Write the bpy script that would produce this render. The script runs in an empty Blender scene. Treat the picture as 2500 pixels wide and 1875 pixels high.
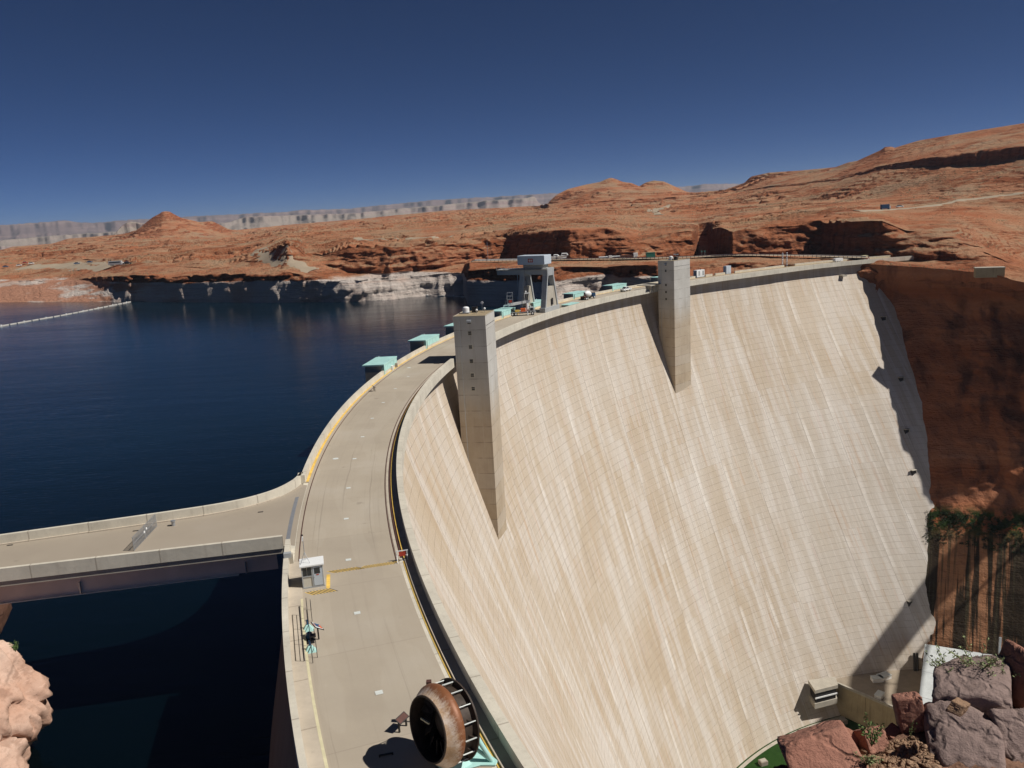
import bpy, bmesh, math, random
import numpy as np
from mathutils import Vector, Matrix
random.seed(7); rng = np.random.default_rng(7)
scene = bpy.context.scene
COL = scene.collection
R_ = math.radians

# ------------------------------------------------------------------ survey
# Dam arc: centre C, radius of the upstream edge 274.3 m; road level z = 0.
C = np.array([244.5, 135.5]); CZ = 32.75
FPX, PITCH, ROLL = 2012.0, R_(11.86), R_(3.126)
SUN_TO = np.array([8.75, -1.8, 10.4]); SUN_TO = SUN_TO/np.linalg.norm(SUN_TO)
def cam_axes():
    F = np.array([0, math.cos(PITCH), -math.sin(PITCH)]); Rt = np.array([1., 0, 0]); U = np.cross(Rt, F)
    c, s = math.cos(ROLL), math.sin(ROLL)
    return F, Rt*c-U*s, U*c+Rt*s
CF, CR, CU = cam_axes()
def ray(x, y):
    return CF*FPX+(x-1250)*CR-(y-937.5)*CU
def P(x, y, z):                       # survey point on the level plane z
    d = ray(x, y); t = (z-CZ)/d[2]; return np.array([d[0]*t, d[1]*t])
def azt(x, y):
    d = ray(x, y); h = math.hypot(d[0], d[1]); return math.atan2(d[0], d[1]), d[2]/h
def roff(th):
    return np.interp(th, [100, 104, 108, 113, 118, 121], [7.5, 7.2, 6.2, 4.0, 1.0, 0.])
def arc(th, r, z=0.0):
    rr = r+float(roff(th)); a = R_(th); return Vector((C[0]+rr*math.cos(a), C[1]+rr*math.sin(a), z))

# ------------------------------------------------------------------ noise
def _h(ix, iy, iz, seed):
    n = (ix*374761393+iy*668265263+iz*2147483647+seed*1274126177) & 0xffffffff
    n = ((n ^ (n >> 13))*1274126177) & 0xffffffff
    n = (n ^ (n >> 16)) & 0xffffffff
    return n.astype(np.float64)/4294967295.0
def vnoise(x, y, z=0.0, seed=0):
    x, y, z = np.broadcast_arrays(np.asarray(x, float), np.asarray(y, float), np.asarray(z, float))
    xi = np.floor(x).astype(np.int64); yi = np.floor(y).astype(np.int64); zi = np.floor(z).astype(np.int64)
    fx, fy, fz = x-xi, y-yi, z-zi
    fx = fx*fx*(3-2*fx); fy = fy*fy*(3-2*fy); fz = fz*fz*(3-2*fz)
    def g(a, b, c): return _h(xi+a, yi+b, zi+c, seed)
    v = ((g(0,0,0)*(1-fx)+g(1,0,0)*fx)*(1-fy)+(g(0,1,0)*(1-fx)+g(1,1,0)*fx)*fy)*(1-fz) \
      + ((g(0,0,1)*(1-fx)+g(1,0,1)*fx)*(1-fy)+(g(0,1,1)*(1-fx)+g(1,1,1)*fx)*fy)*fz
    return v*2-1
def fbm(x, y, z=0.0, o=4, seed=0):
    s = 0; a = 1; t = 0
    for i in range(o):
        s = s+a*vnoise(np.asarray(x)*2**i, np.asarray(y)*2**i, np.asarray(z)*2**i, seed+i*17); t += a; a *= .5
    return s/t
def sstep(a, b, x):
    t = np.clip((x-a)/(b-a), 0, 1); return t*t*(3-2*t)

# ------------------------------------------------------------------ materials
class NT:
    def __init__(s, name):
        s.m = bpy.data.materials.new(name); s.m.use_nodes = True; s.t = s.m.node_tree; s.t.nodes.clear()
        s.out = s.n('ShaderNodeOutputMaterial'); s.b = s.n('ShaderNodeBsdfPrincipled'); s.l(s.b.outputs[0], s.out.inputs[0])
        s.b.inputs['Roughness'].default_value = .85; s.b.inputs['Specular IOR Level'].default_value = .25
    def n(s, k, **kw):
        x = s.t.nodes.new(k)
        for a, b in kw.items(): setattr(x, a, b)
        return x
    def l(s, a, b): s.t.links.new(a, b)
    def v(s, sock, val):
        if hasattr(val, 'is_output') or isinstance(val, bpy.types.NodeSocket): s.l(val, sock)
        else: sock.default_value = val
    def obj(s): return s.n('ShaderNodeTexCoord').outputs['Object']
    def pos(s): return s.n('ShaderNodeNewGeometry').outputs['Position']
    def uv(s): return s.n('ShaderNodeTexCoord').outputs['UV']
    def scale(s, vec, sc, off=(0,0,0)):
        m = s.n('ShaderNodeMapping'); s.l(vec, m.inputs[0]); m.inputs['Scale'].default_value = sc; m.inputs['Location'].default_value = off; return m.outputs[0]
    def noise(s, vec, sc, det=4, rough=.55, dist=0):
        x = s.n('ShaderNodeTexNoise'); s.l(vec, x.inputs['Vector']); x.inputs['Scale'].default_value = sc
        x.inputs['Detail'].default_value = det; x.inputs['Roughness'].default_value = rough; x.inputs['Distortion'].default_value = dist
        return x.outputs[0]
    def m_(s, op, a, b=0., c=0.):
        x = s.n('ShaderNodeMath', operation=op); s.v(x.inputs[0], a); s.v(x.inputs[1], b); s.v(x.inputs[2], c); return x.outputs[0]
    def sm(s, a, lo, hi, o0=0., o1=1.):
        x = s.n('ShaderNodeMapRange', interpolation_type='SMOOTHSTEP'); s.v(x.inputs[0], a)
        for i, q in enumerate((lo, hi, o0, o1)): x.inputs[i+1].default_value = q
        return x.outputs[0]
    def mix(s, f, a, b, blend='MIX'):
        x = s.n('ShaderNodeMix', data_type='RGBA', blend_type=blend); s.v(x.inputs[0], f)
        for i, q in ((6, a), (7, b)):
            if isinstance(q, (tuple, list)): q = tuple(q)+(1,)*(4-len(q))
            s.v(x.inputs[i], q)
        return x.outputs[2]
    def ramp(s, f, pts):
        x = s.n('ShaderNodeValToRGB'); s.l(f, x.inputs[0]); e = x.color_ramp.elements
        while len(e) < len(pts): e.new(.5)
        for q, (p, c) in zip(e, pts): q.position = p; q.color = tuple(c)+(1,)
        return x.outputs[0]
    def sep(s, v): return s.n('ShaderNodeSeparateXYZ'), v
    def xyz(s, v):
        x = s.n('ShaderNodeSeparateXYZ'); s.l(v, x.inputs[0]); return x.outputs
    def comb(s, a, b, c=0.):
        x = s.n('ShaderNodeCombineXYZ'); s.v(x.inputs[0], a); s.v(x.inputs[1], b); s.v(x.inputs[2], c); return x.outputs[0]
    def col(s, c):
        if isinstance(c, (tuple, list)): c = tuple(c)+(1,)*(4-len(c))
        s.v(s.b.inputs['Base Color'], c)
    def bump(s, h, strength=.5, dist=.1):
        x = s.n('ShaderNodeBump'); s.l(h, x.inputs['Height']); x.inputs['Strength'].default_value = strength; x.inputs['Distance'].default_value = dist
        s.l(x.outputs[0], s.b.inputs['Normal'])
    def set(s, rough=None, metal=None, spec=None):
        if rough is not None: s.v(s.b.inputs['Roughness'], rough)
        if metal is not None: s.v(s.b.inputs['Metallic'], metal)
        if spec is not None: s.b.inputs['Specular IOR Level'].default_value = spec
        return s

def m_plain(name, c, rough=.6, metal=0, var=.18, sc=1.5, spec=.4):
    t = NT(name); n = t.noise(t.obj(), sc, 5, .6)
    a = tuple(x*(1-var) for x in c); b = tuple(min(1, x*(1+var)) for x in c)
    t.col(t.ramp(n, [(.3, a), (.7, b)])); t.set(rough, metal, spec); t.bump(n, .08, .03); return t.m
def m_rock(name, ring=True, sandy=True, k=1.0, dark=1.0, stain=False, grain=1.0):
    t = NT(name); p = t.pos(); x, y, z = t.xyz(p)
    warp = t.noise(p, .02, 3)
    zz = t.m_('ADD', z, t.m_('MULTIPLY', warp, 14.))
    st = t.noise(t.comb(t.m_('MULTIPLY', x, .006*k), t.m_('MULTIPLY', y, .006*k), t.m_('MULTIPLY', zz, .22*k)), 1., 6, .65)
    big = t.noise(p, .012*k, 5, .6); fine = t.noise(p, .35*k, 6, .7)
    c = t.ramp(st, [(.25, (.13*dark, .040*dark, .019*dark)), (.42, (.28*dark, .088*dark, .034*dark)), (.58, (.37*dark, .155*dark, .08*dark)), (.75, (.46*dark, .24*dark, .145*dark))])
    c = t.mix(t.sm(big, .42, .68, 0, .6), c, (.34*dark, .12*dark, .06*dark))
    c = t.mix(t.sm(fine, .3, .75, .0, .45), c, t.mix(.5, c, (.12, .045, .025)), 'MIX')
    # dark varnish streaks hanging down the faces
    vs = t.noise(t.comb(t.m_('MULTIPLY', x, .22*k), t.m_('MULTIPLY', y, .22*k), t.m_('MULTIPLY', z, .018*k)), 1., 4, .6)
    c = t.mix(t.sm(vs, .48, .66, 0, .72), c, (.085, .032, .02))
    crv = t.noise(t.comb(t.m_('MULTIPLY', x, .05*k), t.m_('MULTIPLY', y, .05*k), t.m_('MULTIPLY', zz, .8*k)), 1., 6, .7); c = t.mix(t.sm(crv, .54, .64, 0, .5*grain), c, (.09, .035, .02))
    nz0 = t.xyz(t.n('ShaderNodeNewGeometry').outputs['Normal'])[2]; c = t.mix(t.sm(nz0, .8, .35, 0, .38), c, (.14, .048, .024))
    if stain:
        al = t.m_('SUBTRACT', t.m_('MULTIPLY', x, .88), t.m_('MULTIPLY', y, .475))
        vs2 = t.noise(t.comb(t.m_('MULTIPLY', al, .22), 3.3, t.m_('MULTIPLY', z, .012)), 1., 5, .6)
        low = t.sm(z, -104, -110)
        c = t.mix(t.m_('MULTIPLY', low, .55), c, (.36, .2, .11))
        c = t.mix(t.m_('MULTIPLY', low, t.sm(vs2, .47, .53, 0, .96)), c, (.022, .018, .012))
        mo = t.m_('MULTIPLY', t.m_('MULTIPLY', t.sm(z, -112, -105), t.sm(z, -97, -101)), t.sm(t.noise(p, .25, 5, .7), .40, .52)); c = t.mix(mo, c, (.02, .035, .008))
        vs3 = t.noise(t.comb(t.m_('MULTIPLY', al, .9), 7.7, t.m_('MULTIPLY', z, .02)), 1., 4, .6)
        c = t.mix(t.m_('MULTIPLY', low, t.sm(vs3, .5, .64, 0, .8)), c, (.06, .05, .03))
    nz = t.xyz(t.n('ShaderNodeNewGeometry').outputs['Normal'])[2]
    if sandy:
        sn = t.noise(p, .018, 5, .6); sf = t.noise(t.scale(p, (.012, .05, .5)), 1., 6, .7); sg = t.noise(t.scale(p, (.15, .3, .5)), 1., 5, .75)
        s1 = t.ramp(sn, [(.36, (.36, .135, .065)), (.46, (.39, .185, .10)), (.56, (.37, .22, .13)), (.66, (.33, .22, .14))])
        s1 = t.mix(t.sm(sf, .54, .64, 0, .5), s1, (.31, .235, .14)); s1 = t.mix(t.sm(sf, .44, .34, 0, .6), s1, (.34, .13, .07)); s1 = t.mix(t.sm(sg, .55, .75, 0, .28), s1, (.24, .13, .07))
        # rough outcrops left bare in the sand
        bare = t.noise(t.scale(p, (.02, .02, .12)), 1., 7, .75)
        f = t.m_('MULTIPLY', t.sm(nz, .80, .955), t.sm(bare, .60, .50))
        c = t.mix(f, c, s1)
    if ring:
        rn = t.noise(t.scale(p, (.03, .03, .03)), 1., 5, .6)
        zr = t.m_('ADD', z, t.m_('MULTIPLY', t.m_('SUBTRACT', rn, .5), 5.))
        wl = t.noise(t.comb(t.m_('MULTIPLY', x, .01), t.m_('MULTIPLY', y, .01), t.m_('MULTIPLY', z, 1.1)), 1., 5, .7)
        wc = t.ramp(wl, [(.3, (.42, .33, .28)), (.5, (.56, .50, .45)), (.7, (.50, .39, .33))])
        wc = t.mix(t.sm(t.noise(p, .02, 3), .5, .66, 0, .5), wc, (.46, .24, .15))
        lf = t.m_('MULTIPLY', t.sm(x, -215, -300), t.sm(t.noise(t.scale(p, (.012, .012, .09)), 1., 5, .6), .44, .52)); wc = t.mix(t.m_('MULTIPLY', lf, .85), wc, (.40, .17, .09))
        c = t.mix(t.m_('MULTIPLY', t.sm(zr, -3.9, -4.9), t.sm(x, 168, 155)), c, wc)
    t.col(c); t.set(.93, 0, .1)
    h = t.m_('ADD', t.m_('MULTIPLY', fine, 1.), t.m_('MULTIPLY', st, 1.4)); h = t.m_('ADD', h, t.m_('MULTIPLY', crv, 1.2*grain)); t.bump(h, 1., 1.7 if k == 1.0 else 2.2); return t.m

M = {}
# dam face -----------------------------------------------------------
def m_face():
    t = NT('dam_concrete'); uvw = t.uv(); u, v, _ = t.xyz(uvw)
    cell = t.m_('FLOOR', t.m_('DIVIDE', u, 18.2)); fu = t.m_('FRACT', t.m_('DIVIDE', u, 18.2))
    wn = t.n('ShaderNodeTexWhiteNoise', noise_dimensions='1D'); t.l(cell, wn.inputs['W'])
    row = t.m_('ADD', t.m_('DIVIDE', v, 2.29), wn.outputs['Value'])
    fr = t.m_('FRACT', row); ri = t.m_('FLOOR', row)
    wn2 = t.n('ShaderNodeTexWhiteNoise', noise_dimensions='2D'); t.l(t.comb(cell, ri), wn2.inputs['Vector'])
    wn3 = t.n('ShaderNodeTexWhiteNoise', noise_dimensions='1D'); t.l(t.m_('ADD', ri, 91.3), wn3.inputs['W'])
    # half-panel joints, staggered per lift
    fh = t.m_('FRACT', t.m_('ADD', t.m_('DIVIDE', u, 6.07), t.m_('MULTIPLY', wn2.outputs['Value'], .6)))
    hl = t.sm(t.m_('ABSOLUTE', t.m_('SUBTRACT', fh, .5)), .482, .496)
    lift = t.sm(t.m_('ABSOLUTE', t.m_('SUBTRACT', fr, .5)), .455, .49)
    joint = t.sm(t.m_('ABSOLUTE', t.m_('SUBTRACT', fu, .5)), .4925, .498)
    dnoise = t.noise(t.scale(uvw, (.25, .5, 1)), 1., 4, .6); brk = t.sm(dnoise, .36, .62)
    base = t.ramp(t.noise(t.scale(uvw, (.03, .02, 1)), 1., 6, .65), [(.3, (.41, .31, .205)), (.45, (.47, .38, .275)), (.58, (.505, .425, .33)), (.72, (.53, .475, .40))])
    base = t.mix(t.m_('MULTIPLY', wn2.outputs['Value'], .14), base, (.36, .28, .20))
    bigb = t.n('ShaderNodeTexWhiteNoise', noise_dimensions='2D'); t.l(t.comb(t.m_('ADD', cell, 17.), t.m_('FLOOR', t.m_('DIVIDE', row, 6.))), bigb.inputs['Vector']); base = t.mix(t.m_('MULTIPLY', bigb.outputs['Value'], .42), base, (.53, .47, .40))
    rgt = t.m_('MULTIPLY', t.sm(u, 690., 520.), t.sm(v, -30., -90.)); base = t.mix(t.m_('MULTIPLY', rgt, .5), base, (.50, .48, .445))
    wob = t.m_('MULTIPLY', t.noise(t.scale(uvw, (.05, .02, 1)), 1., 3), 1.5); us = t.m_('ADD', u, wob)
    # streak fields start anew under every few lifts
    v6 = t.m_('ADD', t.m_('MULTIPLY', v, .011), t.m_('MULTIPLY', t.m_('FLOOR', t.m_('DIVIDE', row, 5.)), .11))
    sb = t.noise(t.comb(t.m_('MULTIPLY', us, .17), v6), 1., 4, .6); s1 = t.noise(t.comb(t.m_('MULTIPLY', us, .5), v6), 1., 5, .62)
    s2 = t.noise(t.comb(t.m_('ADD', t.m_('MULTIPLY', us, .4), 40.), t.m_('MULTIPLY', v6, 1.6)), 1., 6, .7)
    s3 = t.noise(t.comb(t.m_('ADD', t.m_('MULTIPLY', us, 2.2), 90.), t.m_('MULTIPLY', v, .05)), 1., 5, .72)
    c = t.mix(t.sm(sb, .44, .62, 0, .72), base, (.60, .555, .50))
    c = t.mix(t.sm(s1, .53, .72, 0, .42), c, (.72, .68, .62))
    c = t.mix(t.sm(s2, .54, .68, 0, .50), c, (.46, .30, .185))
    c = t.mix(t.sm(t.noise(t.comb(t.m_('MULTIPLY', us, .3), t.m_('MULTIPLY', v6, 2.)), 1., 5, .7), .58, .7, 0, .35), c, (.52, .40, .36))
    c = t.mix(t.sm(s3, .50, .74, 0, .5), c, (.30, .24, .175)); c = t.mix(t.sm(s3, .46, .26, 0, .3), c, (.66, .61, .54))
    bl = t.noise(t.comb(t.m_('MULTIPLY', cell, 7.3), t.m_('MULTIPLY', v, .035)), 1., 4, .6)
    c = t.mix(t.m_('MULTIPLY', t.m_('MULTIPLY', t.sm(t.m_('ABSOLUTE', t.m_('SUBTRACT', t.m_('ADD', fu, t.m_('MULTIPLY', s3, .12)), .52)), .40, .49), t.sm(bl, .47, .62)), .55), c, (.74, .70, .64))
    c = t.mix(t.m_('MULTIPLY', joint, t.m_('ADD', .35, t.m_('MULTIPLY', dnoise, .5))), c, (.17, .13, .10))
    c = t.mix(t.m_('MULTIPLY', t.m_('MULTIPLY', lift, brk), .52), c, (.20, .155, .115))
    c = t.mix(t.m_('MULTIPLY', t.m_('MULTIPLY', hl, brk), .26), c, (.20, .155, .115))
    # seep scar high on the right, old round patch
    sc1 = t.noise(t.scale(uvw, (.09, .05, 1), (5, 9, 0)), 1., 6, .75); c = t.mix(t.sm(sc1, .66, .78, 0, .6), c, (.26, .22, .18))
    hi = t.sm(v, -2., -26.); c = t.mix(t.m_('MULTIPLY', t.sm(v, -60., -4.), .22), c, (.50, .41, .31))
    t.col(c); t.set(.9, 0, .15)
    h = t.m_('SUBTRACT', dnoise, t.m_('MULTIPLY', t.m_('MAXIMUM', lift, joint), 1.2)); t.bump(h, .35, .25); return t.m
def m_concrete(name, c, streak=.5, joint=0, lift=0, sc=1., dirt=(.22, .18, .14)):
    t = NT(name); p = t.pos(); x, y, z = t.xyz(p)
    a = tuple(q*.84 for q in c); b = tuple(min(1, q*1.13) for q in c)
    col = t.ramp(t.noise(p, .25*sc, 6, .65), [(.3, a), (.7, b)])
    f = t.noise(p, 2.2*sc, 5, .7); col = t.mix(t.sm(f, .5, .8, 0, .25), col, dirt)
    st = t.noise(t.comb(t.m_('MULTIPLY', x, 1.1*sc), t.m_('MULTIPLY', y, 1.1*sc), t.m_('MULTIPLY', z, .06)), 1., 5, .65)
    col = t.mix(t.sm(st, .52, .74, 0, streak), col, dirt)
    if lift:
        fz = t.m_('FRACT', t.m_('DIVIDE', z, lift)); col = t.mix(t.sm(t.m_('ABSOLUTE', t.m_('SUBTRACT', fz, .5)), .475, .492, 0, .5), col, dirt)
    if joint:
        u = t.xyz(t.uv())[0]; fu = t.m_('FRACT', t.m_('DIVIDE', u, joint)); col = t.mix(t.sm(t.m_('ABSOLUTE', t.m_('SUBTRACT', fu, .5)), .485, .496, 0, .6), col, dirt)
    t.col(col); t.set(.88, 0, .2); t.bump(f, .25, .05); return t.m
def m_tower():
    t = NT('tower_concrete'); p = t.obj(); x, y, z = t.xyz(p)
    gr = t.ramp(t.noise(p, .15, 5, .6), [(.3, (.40, .385, .35)), (.7, (.52, .505, .47))])
    br = t.ramp(t.noise(p, .2, 5, .6), [(.3, (.36, .27, .175)), (.7, (.47, .375, .26))])
    pw = t.noise(t.scale(p, (.3, .3, .05)), 1., 4, .6)
    c = t.mix(t.sm(t.m_('ADD', z, t.m_('MULTIPLY', pw, 10.)), 2., -12.), gr, br)
    st = t.noise(t.comb(t.m_('MULTIPLY', x, 2.), t.m_('MULTIPLY', y, 2.), t.m_('MULTIPLY', z, .07)), 1., 5, .7)
    c = t.mix(t.sm(st, .52, .75, 0, .5), c, (.22, .17, .12)); c = t.mix(t.sm(st, .44, .28, 0, .3), c, (.56, .52, .46))
    fz = t.m_('FRACT', t.m_('DIVIDE', z, 3.7)); pan = t.n('ShaderNodeTexWhiteNoise', noise_dimensions='1D'); t.l(t.m_('FLOOR', t.m_('DIVIDE', z, 3.7)), pan.inputs['W']); c = t.mix(t.m_('MULTIPLY', pan.outputs['Value'], .3), c, (.60, .58, .54)); wz = t.noise(t.scale(p, (.4, .4, .05)), 1., 3)
    c = t.mix(t.m_('MULTIPLY', t.sm(t.m_('ABSOLUTE', t.m_('SUBTRACT', fz, .5)), .478, .492, 0, .8), t.sm(wz, .35, .6)), c, (.14, .115, .09))
    t.col(c); t.set(.9, 0, .15); t.bump(st, .2, .06); return t.m
M['face'] = m_face(); M['tower'] = m_tower()
M['parapet'] = m_concrete('parapet_concrete', (.58, .54, .45), .22, joint=6.07)
M['curb'] = m_concrete('sidewalk_concrete', (.47, .41, .33), .1, joint=6.07)
M['concrete'] = m_concrete('plain_concrete', (.42, .385, .32), .4)
M['up'] = m_concrete('upstream_concrete', (.27, .20, .15), .7, lift=2.29)
def m_road():
    t = NT('road_concrete'); uvw = t.uv(); u, v, _ = t.xyz(uvw); p = t.pos()
    c = t.ramp(t.noise(p, .09, 6, .62), [(.28, (.355, .305, .24)), (.5, (.405, .35, .275)), (.72, (.44, .39, .32))])
    # repaired slabs, each a little darker or lighter
    uc = t.m_('FLOOR', t.m_('DIVIDE', u, 12.1)); vc = t.m_('FLOOR', t.m_('DIVIDE', v, 5.1))
    w = t.n('ShaderNodeTexWhiteNoise', noise_dimensions='2D'); t.l(t.comb(uc, vc), w.inputs['Vector'])
    c = t.mix(t.m_('MULTIPLY', w.outputs['Value'], .22), c, (.30, .26, .21))
    fj = t.m_('FRACT', t.m_('DIVIDE', u, 12.1)); c = t.mix(t.sm(t.m_('ABSOLUTE', t.m_('SUBTRACT', fj, .5)), .494, .499, 0, .35), c, (.24, .2, .16))
    tr = t.noise(t.scale(uvw, (.03, 1.6, 1)), 1., 5, .65); c = t.mix(t.sm(tr, .54, .74, 0, .3), c, (.27, .23, .185))
    cr = t.noise(p, .9, 8, .75, 1.2); c = t.mix(t.sm(cr, .62, .72, 0, .4), c, (.5, .45, .38)); c = t.mix(t.sm(cr, .36, .28, 0, .35), c, (.25, .21, .165))
    wh = t.m_('ADD', v, t.m_('MULTIPLY', t.noise(t.scale(uvw, (.03, .1, 1)), 1., 3), 2.)); ty = t.sm(t.noise(t.comb(t.m_('MULTIPLY', u, .02), t.m_('MULTIPLY', wh, 3.2)), 1., 3, .6), .60, .70, 0, .32); c = t.mix(ty, c, (.19, .16, .13))
    oil = t.noise(t.scale(p, (.45, .45, .45)), 1., 3, .5); c = t.mix(t.sm(oil, .68, .76, 0, .4), c, (.16, .13, .105)); pch = t.noise(t.scale(uvw, (.05, .22, 1)), 1., 2, .4); c = t.mix(t.sm(pch, .56, .58, 0, .12), c, (.50, .45, .37))
    t.col(c); t.set(.9, 0, .2); t.bump(cr, .15, .03); return t.m
M['road'] = m_road()
def m_water():
    t = NT('lake_water'); p = t.pos()
    g = t.noise(p, .006, 3, .5); x, y, z = t.xyz(p)
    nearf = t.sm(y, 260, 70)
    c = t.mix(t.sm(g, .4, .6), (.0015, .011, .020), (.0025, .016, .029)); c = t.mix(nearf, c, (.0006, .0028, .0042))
    t.col(c); t.set(t.sm(t.noise(t.scale(p, (.004, .018, 1)), 1., 4, .6), .35, .7, .05, .17), 0, .5); t.b.inputs['IOR'].default_value = 1.33
    w1 = t.noise(t.scale(p, (.35, .9, 1), (0, 0, 0)), 1., 5, .62, .4); w2 = t.noise(t.scale(p, (.05, .12, 1)), 1., 3, .5)
    h = t.m_('ADD', t.m_('MULTIPLY', w1, .7), t.m_('MULTIPLY', w2, 1.2)); t.bump(h, .5, .2); return t.m
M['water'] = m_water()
M['teal'] = m_plain('pale_teal_paint', (.40, .66, .62), .5, 0, .10, .6)
M['white'] = m_plain('white_paint', (.78, .79, .78), .4, 0, .04)
M['grey'] = m_plain('grey_steel_paint', (.36, .375, .38), .5, 0, .08, .4)
M['cab'] = m_plain('pale_blue_grey_paint', (.50, .56, .62), .45, 0, .05)
M['steel'] = m_plain('galvanised_steel', (.42, .44, .46), .4, .6, .1)
M['yellow'] = m_plain('yellow_kerb_paint', (.70, .46, .10), .7, 0, .2, 1.2)
M['cream'] = m_plain('faded_yellow_paint', (.60, .55, .36), .7, 0, .12, 1.2)
M['black'] = m_plain('black_steel', (.02, .018, .018), .5, 0, .2)
M['tyre'] = m_plain('tyre_rubber', (.02, .02, .022), .9, 0, .2)
M['glass'] = m_plain('dark_window_glass', (.02, .025, .03), .12, 0, .2, 1, .6)
M['rail'] = m_plain('rusty_rail_steel', (.10, .045, .035), .7, .2, .25, 2)
M['red'] = m_plain('red_paint', (.42, .05, .03), .5, 0, .12)
M['orange'] = m_plain('orange_paint', (.65, .12, .03), .5, 0, .15)
M['blue'] = m_plain('dark_blue_paint', (.02, .07, .16), .5, 0, .15)
M['green'] = m_plain('green_container_paint', (.02, .16, .12), .6, 0, .15)
M['tan'] = m_plain('tan_roof_gravel', (.30, .235, .145), .95, 0, .22, 2)
M['joint'] = m_plain('expansion_plate_steel', (.30, .31, .33), .5, .4, .1)
M['plate'] = m_plain('pale_cover_plate', (.60, .63, .60), .6, 0, .1)
M['girder'] = m_plain('weathered_girder_steel', (.68, .57, .50), .6, .0, .12, .3)
M['float'] = m_plain('weathered_float', (.52, .50, .46), .8, 0, .12)
M['cliffgrey'] = m_concrete('deck_concrete', (.50, .53, .53), .1)
M['deckbrown'] = m_concrete('stained_deck_concrete', (.30, .25, .19), .2)
M['retain'] = m_concrete('retaining_wall_concrete', (.36, .29, .18), .7, dirt=(.13, .09, .05))
M['roadfar'] = m_plain('far_road_gravel', (.33, .265, .19), .95, 0, .12, .05)
def m_grass():
    t = NT('lawn'); p = t.pos(); n = t.noise(p, .25, 6, .7)
    t.col(t.ramp(n, [(.3, (.014, .04, .008)), (.7, (.026, .065, .012))])); t.set(.95, 0, .1); t.bump(t.noise(p, 3, 4), .5, .1); return t.m
M['grass'] = m_grass()
def m_rust():
    t = NT('rusted_runner_steel'); p = t.obj(); x, y, z = t.xyz(p)
    ang = t.m_('ARCTAN2', z, y); rad = t.m_('SQRT', t.m_('ADD', t.m_('MULTIPLY', y, y), t.m_('MULTIPLY', z, z)))
    n = t.noise(t.comb(t.m_('MULTIPLY', ang, 22.), t.m_('MULTIPLY', x, 1.2)), 1., 5, .7); b = t.noise(p, 1.3, 6, .7); f = t.noise(p, 9., 5, .8)
    w = t.m_('ADD', t.m_('MULTIPLY', t.sm(x, 1.15, .30), .70), t.m_('MULTIPLY', t.m_('SUBTRACT', n, .5), 1.3))
    c = t.mix(t.sm(b, .36, .62, 0, .8), (.72, .60, .50), (.50, .30, .14))
    c = t.mix(t.sm(t.m_('ADD', w, t.m_('MULTIPLY', f, .8)), .42, 1.05), c, (.22, .085, .035))
    c = t.mix(t.sm(f, .62, .7, 0, .7), c, (.16, .06, .03))
    t.col(c); t.set(.5, .15, .4); t.bump(f, .3, .02); return t.m
M['rust'] = m_rust()
M['runner_shade'] = m_plain('shade_dark_runner_steel', (.045, .032, .024), .6, .0, .45, 2, .25)  # steel coloured dark to stand for the shade inside the wheel
M['tealdark'] = M['teal']
def m_boulder(name, ca, cb, sc=1., cr=1.):
    t = NT(name); p = t.obj(); n = t.noise(p, .9*sc, 7, .65); f = t.noise(p, 7*sc, 6, .75); g = t.noise(t.scale(p, (1, 1, 5)), 1.6*sc, 5, .7)
    v = t.n('ShaderNodeTexVoronoi', feature='DISTANCE_TO_EDGE'); t.l(t.mix(.25, p, t.n('ShaderNodeTexNoise').outputs[1]), v.inputs['Vector']); v.inputs['Scale'].default_value = .9*sc
    c = t.ramp(n, [(.3, ca), (.7, cb)]); pit = t.noise(p, 16*sc, 5, .8); lich = t.noise(p, 2.4*sc, 5, .6); c = t.mix(t.sm(lich, .56, .66, 0, .5), c, tuple(q*.55 for q in ca)); c = t.mix(t.sm(pit, .6, .7, 0, .6), c, tuple(q*.3 for q in ca)); c = t.mix(t.sm(f, .48, .72, 0, .45), c, tuple(q*.45 for q in ca)); c = t.mix(t.sm(g, .55, .75, 0, .4), c, tuple(min(1, q*1.35) for q in cb))
    crack = t.m_('MULTIPLY', t.sm(v.outputs['Distance'], .035, .0), cr); c = t.mix(t.m_('MULTIPLY', crack, t.sm(n, .45, .6)), c, tuple(q*.2 for q in ca))
    t.col(c); t.set(.93, 0, .15); h = t.m_('SUBTRACT', t.m_('ADD', f, t.m_('MULTIPLY', g, .8)), t.m_('MULTIPLY', crack, .5)); t.bump(h, .8, .07); return t.m
M['b_red'] = m_boulder('red_sandstone', (.30, .14, .10), (.42, .215, .155))
M['b_mauve'] = m_boulder('mauve_sandstone', (.21, .155, .14), (.34, .25, .22))
M['b_tan'] = m_boulder('tan_sandstone', (.27, .165, .10), (.38, .25, .165))
M['b_dirt'] = m_boulder('red_rubble_soil', (.24, .135, .09), (.38, .22, .15), 4., 0.)
M['westrock'] = m_boulder('pink_bleached_sandstone', (.44, .25, .17), (.60, .43, .34), .22, .4)
M['leaf'] = m_plain('weed_leaves', (.10, .16, .045), .8, 0, .35, 6)
M['sage'] = m_plain('sage_leaves', (.24, .29, .13), .85, 0, .3, 5)
M['shrub'] = m_plain('desert_shrub', (.17, .155, .085), .95, 0, .35, .1)
M['stem'] = m_plain('plant_stem', (.16, .14, .06), .9, 0, .2, 4)
M['terrain'] = m_rock('desert_sandstone')
M['canyon'] = m_rock('canyon_sandstone', ring=False, sandy=False, dark=1.0, stain=True, grain=0., k=.45)
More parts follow.
